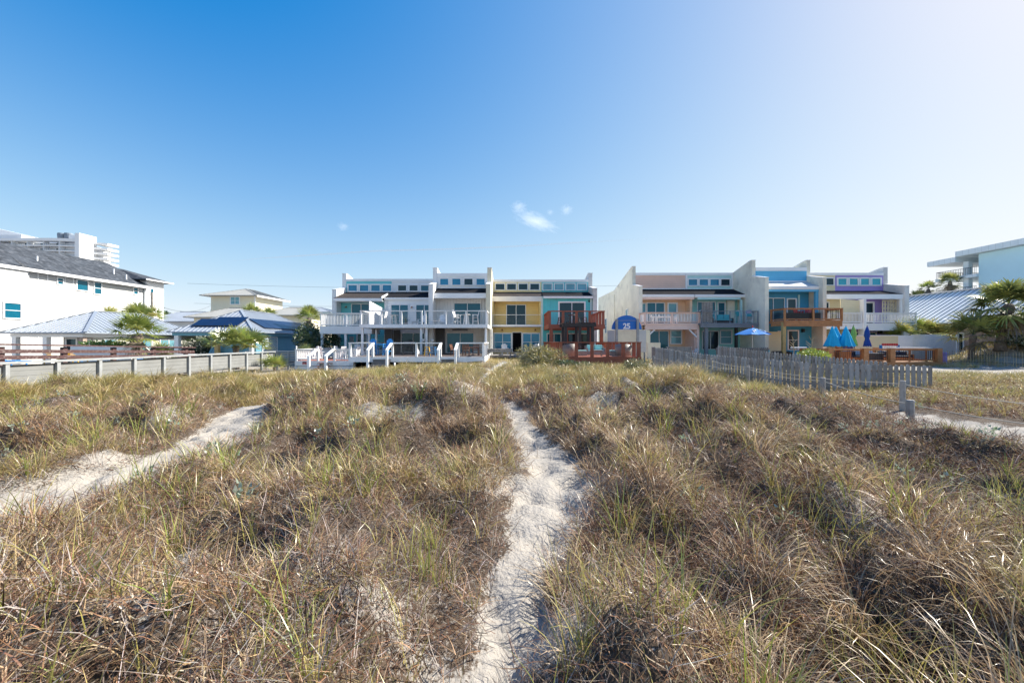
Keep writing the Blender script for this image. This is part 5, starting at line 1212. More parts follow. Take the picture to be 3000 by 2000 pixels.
for x,y,z in ((-47.7,40,8.0),(-47.6,47.6,8.1),(-46.6,48.1,7.5)): MB().cyl(x,y,z-.3,z+.55,.07,n=8).build('vent_pipe', M['trim'], b)
MB().yz(-45.44,-45.40,[(37.0,6.9),(37.5,6.9),(36.2,7.6)]).build('valley_flashing', M['asphalt_roof'], b)
up = thing('utility_pole', 'bare brown wooden utility pole before the white apartment house', 'pole', (-43.4,48,-2.4))
MB().tube([(-43.4,48,-2.4),(-43.4,48,5.9)],[.17,.13],10).build('pole', M['grey_wood'], up)
# ================================================================== high rise hotel
h = thing('high_rise_hotel', 'far white high rise hotel with curved balconies and blank elevator tower', 'hotel', (-270,232,-3))
MB().box(-330,-252,233,250,-3,57.5).build('wall', M['hotel_shade'], h)
MB().box(-252.6,-250,230,239.7,-3,62.2).box(-252.6,-250,230,239.7,62.2,62.6).build('elevator_tower', M['hotel_white'], h)
for k in range(12):
    z = 58-k*2.95
    n = 10; pts = [(-330,233),(-330,229.5),(-268,229.5)]+[(-268+15.3*math.sin(t*math.pi/2/n), 233.2-3.7*math.cos(t*math.pi/2/n)) for t in range(1,n+1)]+[(-252.7,233)]
    MB().prism([(x,y,z) for x,y in pts],(0,0,.55 if k else 1.6)).build('balcony_slab', M['hotel_white'], h)
    if k:
        ra = MB(); q = pts[1:-1]
        for (xa,ya),(xb,yb) in zip(q,q[1:]): ra.bar((xa,ya+.1,z+1.55),(xb,yb+.1,z+1.55),.12,.1)
        xr = -329
        while xr < -266: ra.bar((xr,229.6,z+.55),(xr,229.6,z+1.5),.08); xr += 1.2
        ra.build('railing', M['hotel_white'], h)
        for j in range(7):
            x = -322+j*9.2; win(h,('S',233),x,x+4.6,z+.6,z+2.5,G_DARK,3,False,.15,.1)
    MB().prism([(-249.997,238,z),(-243.8,240.2,z),(-243.8,247,z),(-249.997,247,z)],(0,0,1.15)).build('end_balcony', M['hotel_white'], h)
for j in range(8): MB().box(-326+j*9.2,-325.6+j*9.2,229.8,232.9,20,57.9).build('party_fin', M['hotel_shade'], h)
MB().xz(238,249,[(-335,57.5),(-335,73.6),(-306,67.0),(-278,60.7),(-270,60.2),(-270,57.5)]).build('penthouse', M['hotel_white'], h)
MB().box(-330,-284.5,231,237.9,59.6,61.8).build('penthouse_front', M['hotel_shade'], h)
for x in (-266.5,-262.5): MB().lathe(x,236,[(0,63.9),(2.0,63.9),(2.15,63.2),(2.0,60.6),(2.15,59.7),(2.0,57.6)],18).build('rooftop_tank', M['tank'], h)
MB().box(-260.5,-252.7,234,240,57.5,62.4).build('plant_room', M['hotel_shade'], h)
# ================================================================== cottages behind the boardwalk
c = thing('beach_cottage', 'low beige cottage with grey metal hip roof and open porch', 'cottage', (-38,32,-2.2))
hip(c,-41.2,-34.3,32,44.5,.74,2.72,(-37.6,36.0),(-37.6,40.5),'y',M['metal_roof'],M['metal_rib'])
MB().box(-40.6,-34.9,36.2,44,-2.2,.62).box(-37.4,-34.9,33.2,36.197,-2.2,.62).build('wall', M['cottage_wall'], c)
MB().box(-40.7,-34.8,32.3,32.5,.36,.62).box(-34.98,-34.8,32.51,36,.36,.62).build('beam', M['trim'], c)
for x in (-40.4,-37.9,-34.95): MB().box(x-.17,x+.17,32.28,32.6,-2.2,.359).build('porch_post', M['trim'] if x < -35 else M['brick'], c)
win(c,('S',33.2),-37.2,-36.2,-1.9,.3,G_DARK,1,False,.1,name='door'); win(c,('S',33.2),-36.0,-35.1,-1.3,.2,G_TEAL,1,False,.1)
for a0,a1 in ((34.0,35.2),(36.4,38.6),(39.4,41.5)): win(c,('E',-34.9),a0,a1,-1.6,.25,G_PALE,2,False,.1)
win(c,('S',36.2),-40.2,-38.2,-1.9,.3,G_DARK,2,False,.1,name='sliding_door')
c = thing('beach_cottage', 'blue cottage with ribbed metal hip roof carrying dark solar panels', 'cottage', (-29,38,-2.3))
hip(c,-33.0,-24.6,38,52.5,.94,3.32,(-28.8,42.3),(-28.8,48),'y',M['metal_roof'],M['metal_rib'])
MB().box(-32.4,-25.2,45,52,-2.3,.82).box(-29.6,-25.2,39.2,44.997,-2.3,.82).build('wall', M['cottage_blue'], c)
MB().box(-29.6,-27.4,39.15,39.197,-2.3,.82).build('front_wall', M['cottage_blue_front'], c)
MB().box(-32.7,-24.9,38.3,38.5,.56,.84).box(-25.1,-24.9,38.51,51,.56,.84).build('beam', M['cottage_blue_front'], c)
MB().box(-32.5,-32.1,38.3,38.65,-2.3,.559).build('porch_post', M['trim'], c); MB().box(-28.6,-28.25,38.25,38.6,-2.3,.559).build('porch_post', M['new_pine'], c); MB().box(-25.3,-25.0,38.3,38.6,-2.3,.559).build('porch_post', M['trim'], c)
lt = MB()
for k in range(-6, 14):
    for s in (1,-1):
        ya, yb = 40.2+k*.25, 40.2+k*.25+s*2.3; za, zb_ = -1.9, .4
        t0 = 0; t1 = 1; lo, hi = 40.2, 42.6
        f = lambda t: ya+(yb-ya)*t
        ts = [t/24 for t in range(25) if lo <= f(t/24) <= hi]
        if len(ts) > 1: lt.bar((-25.15,f(ts[0]),za+(zb_-za)*ts[0]),(-25.15,f(ts[-1]),za+(zb_-za)*ts[-1]),.02,.05,(1,0,0))
lt.box(-25.16,-25.12,40.1,40.2,-1.95,.45).box(-25.16,-25.12,42.6,42.7,-1.95,.45).box(-25.16,-25.12,40.2,42.6,.40,.48).build('lattice_panel', M['trim'], c)
def onroof(p0, e, u, L_, H_, m, name, nr):      # panel lying just above a roof slope
    a = Vector(p0)+Vector(nr)*.10; e = Vector(e).normalized(); u = Vector(u).normalized()
    return MB().prism([a,a+e*L_,a+e*L_+u*H_,a+u*H_], Vector(nr)*.05).build(name, m, c)
uf = Vector((0,4.3,2.38)).normalized(); nf = Vector((0,-2.38,4.3)).normalized()
for i in range(3): onroof(Vector((-31.3+i*1.52+.0,38.9,.94+.9*2.38/4.3)),(1,0,0),uf,1.48,1.9 if i else 1.5,M['solar'],'solar_panel',nf)
ur = Vector((-4.2,0,2.38)).normalized(); nrr = Vector((2.38,0,4.2)).normalized()
for i in range(6): onroof(Vector((-25.2,40.5+i*1.65,.94+.6*2.38/4.2)),(0,1,0),ur,1.6,1.9,M['solar_side'],'solar_panel',nrr)
yh = thing('two_storey_house', 'pale yellow two storey house with tan hip roof and one double window', 'house', (-52.5,75,-2.5))
MB().box(-56.7,-48.4,75,84,-2.5,8.55).build('wall', M['house_yellow'], yh); hip(yh,-58,-47.4,73.8,85,8.6,10.4,(-52.7,79),(-52.5,81),'y',M['metal_roof_tan'],M['metal_roof_tan'],.5)
win(yh,('S',75),-53.1,-51.2,6.9,8.5,G_PALE,2,True,.16); MB().box(-48.52,-48.3,74.9,75.1,-2,8.5).build('corner_board', M['trim'], yh); MB().box(-47.42,-47.32,74,85,8.3,8.62).build('gutter', M['trim'], yh)
c2 = thing('low_house', 'low cream house with tan ribbed roof below the yellow house', 'house', (-46,62,-2.5))
MB().box(-50,-41.5,62.6,70,-2.5,3.7).build('wall', M['house_yellow'], c2); hip(c2,-50.9,-40.6,61.6,71,3.8,5.55,(-47,66.3),(-43.5,66.3),'x',M['metal_roof_tan'],M['metal_roof_tan'],.45)
win(c2,('S',62.6),-49.5,-47.7,1.6,3.5,G_PALE,2,False,.15); win(c2,('S',62.6),-46.9,-45.4,1.6,3.5,M['white'],1,False,.15,name='shutter',pm='shutter_leaf')
c3 = thing('low_house', 'low house with pale grey roof far behind the first cottage', 'house', (-74,88,-2.5))
MB().box(-80,-68,88,98,-2.5,4.3).build('wall', M['hotel_shade'], c3); hip(c3,-82,-66,86.5,99,4.4,6.9,(-77,92.5),(-71,92.5),'x',M['metal_roof'],M['metal_rib'],.5)
MB().box(-79,-69,87.8,87.99,1.0,2.2).build('band', M['house_teal'], c3)
c4 = thing('low_house', 'house with tan ribbed roof between the yellow house and the aqua unit', 'house', (-34,60,-2.5))
MB().box(-38.2,-30.6,60.8,68,-2.5,3.9).build('wall', M['house_yellow'], c4); hip(c4,-39,-30,60,69,4.0,5.5,(-36,64.5),(-33.5,64.5),'x',M['metal_roof_tan'],M['metal_roof_tan'],.45)
c5 = thing('low_house', 'mint green house with pale roof peeking out left of the aqua unit', 'house', (-44,82,-2.5))
MB().box(-46,-38,82,90,-2.5,6.0).build('wall', M['house_teal'], c5); hip(c5,-47,-37,81.2,91,6.05,7.3,(-43,86),(-41,86),'x',M['metal_roof'],M['metal_rib'],.5); win(c5,('S',82),-43.5,-42,4.4,5.6,M['white'],1,False,.12,pm='shutter_leaf')
# trees and palms, left
tree_pal = [(.05,.10,.025),(.07,.13,.03),(.035,.07,.02)]
bush('round dark tree behind the far low house', (-89,102,5.2), (5.0,4,2.6), 4500, .5, tree_pal, 'tree', 'tree')
bush('small dark palmetto tree top left of the tan roof', (-64,88,5.6), (2.4,2.4,1.5), 1800, .5, tree_pal, 'tree', 'tree')
bush('dark green hedge mass beside the aqua house', (-20.6,42,-.4), (2.0,2.4,1.75), 6500, .17, BG, 'hedge', 'hedge')
bush('dark hedge seen through the porch of the blue cottage', (-33.5,44,-1.0), (2.6,2.2,1.6), 5000, .17, BG, 'hedge', 'hedge')
bush('bright green clipped hedge in front of the beige cottage', (-30.4,31,-1.05), (1.6,1.0,.75), 3500, .12, [(.08,.20,.03),(.11,.24,.04)], 'hedge', 'hedge')
palm('full fan palm at the right corner of the beige cottage', -27.3, 29, -2.2, .55, 1.15, 1.0, 24, .30, elev=(-.4,1.4))
palm('bushy fan palm cluster in front of the blue cottage', -24.4, 35.2, -2.3, -.35, 1.15, 1.1, 16, .22, dead=3, elev=(.0,1.35), heads=[(-1.2,.2,-.15,.7),(.3,0,.1,1),(1.35,.3,-.25,.8)])
palm('palm behind the beige cottage roof, twin crowned', -43.8, 45.6, -2.2, 2.75, 1.2, 1.1, 20, .22, heads=[(-2.3,0,-.4,.7),(.9,0,0,1),(2.1,.4,-.2,.6)], pal=PG+PY)
palm('palm between the blue cottage roof and the yellow house', -36.2, 55.5, -2.2, 3.9, .95, .95, 18, .2, heads=[(0,0,0,1),(2.0,.3,-.4,.7)])
palm('palm right behind the solar panelled roof, near the aqua house', -27.6, 54, -2.2, 3.2, 1.2, 1.1, 24, .22)
palm('low saw palmetto beside the low baluster deck', -19.2, 32.2, -2.4, -2.1, .75, .75, 16, .1, dead=3, elev=(.1,1.3), name='palmetto')
palm('small dark fan palm left of the blue cottage porch', -27.0, 30.6, -2.3, -1.3, .8, .7, 16, .12, dead=0, elev=(.0,1.4), pal=BG+PG[:1])
palm('spiky low palmetto under the aqua house upper deck', -20.2, 39.2, -2.4, -1.5, .8, .9, 16, .1, dead=0, elev=(.2,1.4), pal=[(.10,.17,.08),(.13,.2,.1)], name='palmetto')
# ================================================================== boardwalk fences, left
fx = -20.6
f = thing('boardwalk_fence', 'long pale grey boarded boardwalk fence running from left edge to the white decks', 'fence', (fx,18,-1.9))
MB().box(fx-.05,fx+.0,11.5,34.4,-1.95,-.98).build('board_panel', M['fence_grey'], f)
MB().box(fx-.12,fx+.16,11.5,34.5,-.92,-.83).build('top_rail', M['fence_grey_post'], f)
MB().box(fx-1.6,fx-.06,11.5,34.4,-1.75,-1.70).build('boardwalk', M['grey_wood'], f)
for k in range(-3,10):
    y = 18+k*1.83; MB().box(fx+.003,fx+.13,y-.07,y+.07,-2.7,-.93).build('post', M['fence_grey_post'], f)
f = thing('boardwalk_fence', 'short grey slatted fence in shade left of the low white deck', 'fence', (-19.4,34.6,-2))
b_ = MB()
for k in range(5): b_.box(fx+.2,-18.2,34.6,34.64,-1.95+k*.21,-1.80+k*.21)
b_.build('board_panel', M['fence_grey_post'], f); MB().box(fx+.1,-18.1,34.5,34.72,-.9,-.82).build('top_rail', M['fence_grey_post'], f)
for x in (fx+.25,-19.4,-18.3): MB().box(x-.06,x+.06,34.48,34.59,-2.5,-.92).build('post', M['fence_grey_post'], f)
bx = -22.5
f = thing('deck_railing', 'dark brown rail fence behind the grey boardwalk fence', 'fence', (bx,18,-2))
for k, (z0, z1) in enumerate(((-.08,-.43),(-.38,-.73),(-.66,-1.0))):
    MB().bar((bx,11,z0+.13),(bx,28.2,z1),.06 if k else .22,.17 if k else .07).build('rail', M['brown_rail'], f)
for k in range(8):
    y = 12.6+k*2.5-.0; z = -.05-.35*(y-11)/17
    if y < 29: MB().box(bx-.2,bx-.035,y-.1,y+.1,-2.2,z-.05).build('post', M['brown_rail'], f)
MB().bar((bx,28.2,-.45),(bx-2.6,28.2,-.45),.2,.06).bar((bx,28.2,-.73),(bx-2.6,28.2,-.73),.06,.13).build('rail', M['brown_rail'], f)
# loungers stacked behind the rails
def lounger(m, m2):
    r = thing('sun_lounger', 'lounger', 'lounger')
    MB().bar((-.32,-.95,.32),(-.32,.95,.32),.05).build('side_rail', m, r); MB().bar((.32,-.95,.32),(.32,.95,.32),.05).build('side_rail', m, r)
    for x in (-.32,.32):
        for y in (-.7,.7): MB().bar((x,y,0),(x,y,.30),.05).build('leg', m, r)
    s = MB(); [s.box(-.3,.3,-.93+i*.14,-.83+i*.14,.33,.35) for i in range(9)]; s.build('slats', m2, r)
    bk = MB(); [bk.bar((-.3,.36+i*.11,.36+i*.085),(.3,.36+i*.11,.36+i*.085),.1,.02) for i in range(6)]; bk.build('backrest', m2, r)
    return Kind(r)
lb = lounger(M['f_blue'], M['f_blue']); ly = lounger(M['f_yellow'], M['f_yellow']); lr_ = lounger(M['f_red'], M['f_navy'])
for i, (k, x, y, z, rz, l) in enumerate(((lb,-26.2,20.6,-.85,90,'blue sun lounger behind the brown rail, topmost at the far left'),(lb,-26.0,20.6,-1.3,90,'blue sun lounger under the other blue one at the far left'),(ly,-25.8,22.8,-.80,80,'yellow sun lounger right of the blue loungers, upper one'),(ly,-25.6,23.6,-.86,95,'yellow sun lounger near the white planter wall'),(lb,-25.0,23.6,-1.5,85,'blue sun lounger lying lowest behind the brown rail'),(lr_,-25.6,23.2,-1.2,90,'red and navy sun lounger beneath the yellow one'),(lb,-24.5,27.0,-1.4,92,'blue sun lounger nearest the white planter wall'))): k.put((x,y,z-.48), rz, l)
pool = tag(MB().box(-60,-23.0,11,31,-2.3,-1.75).build('patio', mat('patio_concrete', (.16,.15,.14), .9, .2, 1)), kind='structure')
pw_ = thing('planter_wall', 'low white planter wall with green plants before the beige cottage', 'wall', (-29,28.5,-1.75))
MB().box(-31.5,-27.2,28.4,29.0,-1.75,-.32).build('wall', M['white'], pw_)
mass('planting', [leafy((-29.2,28.7,-.25),(2.0,.25,.22),900,.14,[(.10,.22,.04),(.2,.28,.05)],.5)], M_FROND, pw_, (-29,28.5,-1.75))
tb = rect_table(M['f_white'], 1.6, .8, .75, 'patio_table'); tb.put((-27.6,33.8,-1.9), 0, 'white patio table in front of the blue cottage porch'); tb.put((-29.8,36.2,-1.9), 0, 'white patio table under the blue cottage porch')
pch = slat_chair(M['f_white'], 'patio_chair', False, .44, .95); pch.put((-29.0,34.0,-1.9), 90, 'white patio chair left of the table near the blue cottage'); pch.put((-24.9,37.5,-1.9), 20, 'white round backed patio chair by the pine porch post')
pk = thing('leaning_planks', 'pale blue planks leaning against the blue cottage wall', 'planks', (-29.2,38.9,-2.2))
for i in range(5): MB().bar((-29.7+i*.22,38.4,-2.2),(-29.35+i*.22,39.1,-.45-.1*(i%2)),.16,.03,(0,1,0)).build('plank', M['cottage_blue_front'], pk)
# ================================================================== right hand side
t = thing('teal_apartment_block', 'teal flat roofed apartment block with overhanging roof slabs at right edge', 'building', (75,60,-3))
MB().box(75,100,25,64,-3,14.05).build('wall', M['teal_tower'], t)
MB().box(74.0,101,24,66.5,14.10,14.95).build('roof', M['teal_slab'], t)
MB().box(74.0,100,66.503,71.0,13.25,14.09).build('lower_roof', M['teal_slab'], t)
for z in (10.4,7.3):
    MB().box(74.6,90,64.003,70.2,z,z+.5).build('balcony_slab', M['teal_slab'], t); z += .5
    r = MB(); r.bar((74.7,64,z+1.15),(74.7,70.1,z+1.15),.06).bar((74.7,70.1,z+1.15),(88,70.1,z+1.15),.06)
    for i in range(24): r.bar((74.7,64.1+i*.25,z),(74.7,64.1+i*.25,z+1.12),.035)
    for i in range(40): r.bar((74.7+i*.33,70.1,z),(74.7+i*.33,70.1,z+1.12),.035)
    r.build('railing', M['black_metal'], t)
MB().box(75.2,75.9,65.6,66.4,-3,7.29).build('column', M['teal_slab'], t); MB().box(75.2,75.9,65.6,66.4,7.81,10.39).build('column', M['teal_slab'], t); MB().box(75.2,75.9,65.6,66.4,10.91,13.24).build('column', M['teal_slab'], t)
m_ = thing('metal_roofed_building', 'long low brick building under a pale ribbed metal roof, right', 'building', (46,40,-2.5))
MB().box(46,57,28,56,-2.5,1.85).build('wall', M['brick'], m_)
rf = MB().prism([(45,26,1.86),(45,26,1.98),(51,26,5.75),(57.5,26,1.98),(57.5,26,1.86)],(0,32,0)).build('roof', M['metal_roof_white'], m_)
s = MB(); y = 26.2
while y < 58: s.bar((45,y,2.0),(50.95,y,5.75),.07,.05); y += .62
s.build('standing_seams', M['metal_rib_dark'], rf); MB().bar((51,26,5.82),(51,58,5.82),.4,.1).build('ridge_cap', M['metal_rib'], rf)
for a0 in (40.5,): win(m_,('W',46),a0,a0+1.6,-1,.9,G_DARK,2,False,.1)
vf = thing('vinyl_fence', 'tall white board fence joined to the purple house', 'fence', (43,40.6,-2))
v = MB()
for i in range(22): v.box(40.9+i*.21,41.095+i*.21,40.8,40.84,-2,.72)
v.build('board_panel', M['white'], vf); MB().box(45.5,45.72,40.72,40.94,-2,.80).build('post', M['trim'], vf); MB().box(40.85,45.5,40.845,40.9,.4,.5).build('rail', M['trim'], vf)
lf = thing('lattice_fence', 'cream diagonal lattice fence beside the white board fence', 'fence', (47,40.6,-2)); lt = MB(); x0, x1, z0, z1 = 45.75, 49.5, -1.9, .25
for s in (1,-1):
    n = 40
    for k in range(-14, 26):
        xa = x0+k*.22; xb = xa+s*(z1-z0)
        ts = [q/30 for q in range(31) if x0 <= xa+(xb-xa)*q/30 <= x1]
        if len(ts) > 1: lt.bar((xa+(xb-xa)*ts[0],40.8+.02*s,z0+(z1-z0)*ts[0]),(xa+(xb-xa)*ts[-1],40.8+.02*s,z0+(z1-z0)*ts[-1]),.055,.02,(0,1,0))
lt.build('lattice_panel', M['stucco_warm'], lf); MB().box(x0,x1,40.76,40.84,z1,z1+.08).build('rail', M['stucco_warm'], lf)
tag(MB().box(36.2,36.5,33.4,33.7,-2.0,-.9).build('purple_post', M['purple']), 'short purple painted post at the corner of the orange deck', 'post')
palm('fan palms bushing over the white board fence', 43.2, 43.0, -2, .75, 1.2, 1.2, 20, .2, dead=0, elev=(-.05,1.3), pal=PG+PY, heads=[(-1.8,-.6,-.2,.8),(0,0,.2,1),(1.9,-.3,-.1,.9)])
palm('big leaning sabal palm with shaggy crown on the sand bank', 40.2, 32.8, -.6, 3.05, 1.65, 1.5, 46, .33, (1.0,.2), 10, (-.8,1.35), pal=PG+BG)
palm('low shaggy palm left of the leaning palm trunk', 38.5, 33.4, -1.5, .55, 1.4, 1.25, 22, .2, (.2,0), 3, (-.3,1.3), pal=PG+PY+BG)
palm('low palm at the right edge behind the leaning trunk', 43.9, 33.6, -.2, 1.2, 1.2, 1.2, 16, .25, (0,0), 3, (-.3,1.3), pal=PG+BG)
palm('slim palm silhouette above the metal roof, nearest the teal block', 68.2, 62, -2, 9.3, 1.1, 1.0, 24, .26, dead=10, elev=(-.5,1.3), pal=BG+PG)
palm('slim palm silhouette left of the taller one above the metal roof', 69.0, 66, -2, 8.7, 1.0, .9, 18, .26, dead=5, elev=(-.5,1.3), pal=BG+PG)
palm('smallest palm top above the metal roof beside the purple house', 69.3, 68, -2, 7.6, 1.0, .9, 16, .26, dead=0, elev=(-.3,1.3), pal=BG+PG)
for (x,y,z,rx,rz,l) in ((42.0,32.2,-.1,2.2,.5,'dark scrub below the leaning palm'),(45.0,32.5,.1,2.2,.7,'dark scrub at the right edge of the sand bank')): bush(l,(x,y,z),(rx,1.4,rz),3500,.16,BG+DSH,'scrub','shrub')
# picket fences (rounded dog ear boards)
def picket(x, y, dx, dy, z0, z1, par, m, w=.14):
    t = .018; hw = w/2; px, py = -dy*t, dx*t
    prof = [(-hw,z0),(hw,z0),(hw,z1-.07),(hw*.62,z1-.015),(0,z1),(-hw*.62,z1-.015),(-hw,z1-.07)]
    return MB().prism([(x+dx*a+px*.5,y+dy*a+py*.5,z) for a,z in prof],(-px,-py,0)).build('picket', m, par)
PK = [mk('picket_%s' % k, c, .9, .4, 5, bump=.006, bscale=25, stain=((.12,.11,.10),5,.6)) for k, c in (('grey',(.36,.34,.32)),('silver',(.44,.425,.41)),('brown',(.30,.27,.24)))]
def picket_fence(label, line, step, tops, H):
    pf = thing('picket_fence', label, 'fence', (line[0][0],line[0][1],-1.8)); n0 = 0
    seg = [((Vector(b)-Vector(a)).length) for a,b in zip(line,line[1:])]; T = sum(seg)
    def at(s):
        for (a,b),L_ in zip(zip(line,line[1:]),seg):
            if s <= L_+1e-6: 
                d = (Vector(b)-Vector(a)).normalized(); p = Vector(a)+d*s; return p, d
            s -= L_
        return Vector(line[-1]), d
    def ztop(s): 
        return float(np.interp(s, [t[0] for t in tops], [t[1] for t in tops]))
    s = 0
    while s < T:
        p, d = at(s); z = ztop(s)+random.uniform(-.025,.025)
        picket(p.x, p.y, d.x, d.y, z-H-.25, z, pf, random.choice(PK)); s += step*random.uniform(.95,1.05)
    s = 0
    while s < T-.3:
        p, d = at(s); q, d2 = at(min(s+2.4, T)); nn = Vector((-d.y,d.x))*.045
        if (q-p).length > .5:
            for dz in (.24,.80): MB().bar((p.x+nn.x,p.y+nn.y,ztop(s)-dz),(q.x+nn.x,q.y+nn.y,ztop(min(s+2.4,T))-dz),.04,.085).build('rail', PK[2], pf)
        MB().box(p.x+nn.x*2-.05,p.x+nn.x*2+.05,p.y+nn.y*2-.05,p.y+nn.y*2+.05,ztop(s)-H-.4,ztop(s)-.06).build('post', PK[0], pf); s += 2.4
    return pf
picket_fence('weathered picket fence in front, curving from red deck to the right', [(9.5,27.0),(9.85,22.0),(10.75,14.6),(11.4,14.2),(15.05,14.2)], .2, [(0,-.33),(5,-.62),(12.4,-.76),(17,-.86)], 1.0)
picket_fence('weathered picket fence behind the front one, ending by the orange deck', [(14.0,27.0),(15.0,20.5),(15.3,16.2)], .2, [(0,-.30),(5,-.62),(10,-.80)], 1.0)
dkf = thing('dark_picket_fence', 'low dark fence with vertical slats below the mint balcony', 'fence', (14.3,27.4,-1.8)); v = MB()
for i in range(26): v.box(14.1+i*.14,14.2+i*.14,27.5,27.53,-1.9,-.42)
v.build('slat_panel', M['grey_wood_dark'], dkf); MB().box(14.05,17.8,27.535,27.59,-.6,-.5).build('rail', M['grey_wood_dark'], dkf)
tag(MB().box(11.2,12.9,28.6,28.66,-1.9,-.38).build('wood_panel', M['grey_wood']), 'short weathered wood panel between the low cream wall and picket fence', 'fence')
# sand fence of thin laths
sf = thing('sand_fence', 'thin lath and wire sand fence below the palms, right', 'fence', (38,31,-2)); k = 0
P0, P1 = Vector((35.9,33.6)), Vector((39.5,27.2)); n = 52
for i in range(n):
    p = P0.lerp(P1, i/(n-1)); z = gz1(p.x,p.y); MB().bar((p.x,p.y,z-.1),(p.x+random.uniform(-.03,.03),p.y,z+1.15+random.uniform(-.04,.04)),.05,.015,(.49,-.87,0)).build('lath', M['f_tan'] if i % 3 else M['grey_wood'], sf)
for dz in (.3,.85): MB().tube([(P0.lerp(P1,i/12).x,P0.lerp(P1,i/12).y,gz1(P0.lerp(P1,i/12).x,P0.lerp(P1,i/12).y)+dz) for i in range(13)],.012,4,False).build('wire', M['black_metal'], sf)
# rope line posts
mk('rope', (.42,.39,.33), .95, .2, 9)
def rope_line(pts, thick, labels, gl):
    for (x,y,zt), th, l in zip(pts, thick, labels):
        p = tag(MB().tube([(x,y,gz1(x,y)-.3),(x,y,zt-.015),(x,y,zt)],[th/2,th/2,th*.42],8).build('rope_post', PK[0], smooth=False), l, 'post', gl)
    for i,(a,b) in enumerate(zip(pts,pts[1:])):
        a = Vector(a)-Vector((0,0,.09)); b = Vector(b)-Vector((0,0,.09)); q = []
        for t in range(13): p = a.lerp(b,t/12); p.z -= .10*(1-(2*t/12-1)**2)*min(1,(b-a).length/4); q.append(p)
        tag(MB().tube(q,.009,5).build('rope', M['rope']), ropel[gl][i], 'rope', gl)
ropel = {'posts and rope along the left side of the sand trail': ['rope from the near trail post out of the right edge, lower one','slack rope between the near thick post and the next one behind','rope span second behind the near thick post','rope span in the middle of the left rope line','rope span before the sand patch right of the red deck','rope span second from the red deck corner','rope span at the red deck corner'],
 'posts and rope along the picket fence side of the trail': ['rope from the second trail post out of the right edge, upper one','long slack rope in front of the front picket fence, right end','rope span crossing the middle of the front pickets','rope span by the far end of the front pickets']}
gA, gB = list(ropel)
rope_line([(8.9,5.4,-1.22),(8.6,8.6,-1.26),(8.35,10.7,-.97),(8.3,14,-.88),(8.3,17.2,-.90),(8.3,19.9,-.90),(8.25,23.2,-.85),(8.95,26.9,-.70)],[.14,.15,.13,.12,.12,.12,.12,.12],
 ['weathered rope post outside the right edge','thick near rope post, closest to the viewer on the right','rope post just behind the thick near one, half sunk in grass','rope post in front of the middle of the picket fence','slim rope post left of the middle pickets','rope post by the sand patch right of the red deck','rope post second from the red deck','rope post at the front right corner of the red deck'], gA)
rope_line([(10.9,6.9,-1.18),(10.3,10.5,-1.03),(9.75,16.4,-.98),(9.5,19.0,-.82),(9.4,21.5,-.72)],[.13,.13,.10,.12,.12],
 ['thin rope post outside the right edge','rope post beside and behind the thick near one, right of the trail','short rope post tied to the front pickets','rope post against the front pickets near their far end','farthest rope post against the front pickets'], gB)
# shrubs and stalks
bush('olive grey rounded dune shrub in front of the yellow house', (1.7,23.4,-1.15), (1.05,.9,.80), 6000, .22, DSH+OLIVE[:2], 'dune_shrub', 'shrub', .09)
bush('low dark green shrub right of the rounded dune shrub', (2.9,22.8,-1.45), (.8,.7,.42), 3000, .12, [(.08,.12,.05),(.11,.14,.06)], 'dune_shrub', 'shrub', .3)
bush('yellow green leafy bush behind the second picket fence', (22.2,29.6,-1.15), (1.0,.8,.55), 3200, .12, [(.30,.34,.05),(.22,.30,.05)], 'leafy_bush', 'bush')
bush('grey green low shrub beside the sand at the rope posts', (7.0,22.0,-1.5), (.75,.6,.42), 2500, .12, DSH+[(.16,.2,.09)], 'dune_shrub', 'shrub', .25)
for x,l in ((21.3,'bare pale dead stalk left of the yellow green bush'),(22.6,'bare forked dead stalk rising from the yellow green bush')):
    s = MB().tube([(x,30.2,-1.7),(x+.1,30.2,-.6),(x-.05+.3*(x>22),30.2,.4)],[.04,.03,.01],5)
    for k in range(5): s.tube([(x+.08,30.2,-.7+k*.2),(x+.4*math.cos(k*2.1),30.2+.2*math.sin(k),-.35+k*.2)],[.02,.006],4)
    tag(s.build('dead_stalk', M['f_tan']), l, 'stalk')
# stepping stones and slabs
mk('stone', (.46,.44,.41), .9, .25, 2, bump=.01, bscale=14); mk('slab_tan', (.48,.40,.28), .9, .2, 2, bump=.008, bscale=14)
def stone(x, y, rx, ry, label, group, m=None, name='stepping_stone', cat='stone', h=.05):
    n = 11; z = gz1(x,y)+h; ph = random.random()*6
    pr = [(x+rx*math.cos(t*2*math.pi/n)*(1+.16*math.sin(3*t+ph)),y+ry*math.sin(t*2*math.pi/n)*(1+.12*math.cos(2*t+ph)),z-.12) for t in range(n)]
    return tag(MB().prism(pr,(0,0,.12)).build(name, m or M['stone'], bevel=.012), label, cat, group)
y = 14.4; i = 0
while y < 35:
    stone(float(np.interp(y,[14,17,24,33],[-1.2,-1.3,-1.1,-.6]))+random.uniform(-.12,.12), y, .30, .33, 'flat pale stepping stone in the trail to the yellow house', 'stepping stones to the yellow house'); y += .78; i += 1
for k in range(6): stone(-5.0-.02*k+random.uniform(-.1,.1), 20.6+k*1.05, .32,.30, 'pale stepping stone below the right grey steps', 'stepping stones below the right grey steps')
for k in range(7): stone(-9.6+random.uniform(-.15,.15)-.07*k, 20.2+k*1.0, .32,.30, 'pinkish stepping stone below the left grey steps', 'stepping stones below the left grey steps')
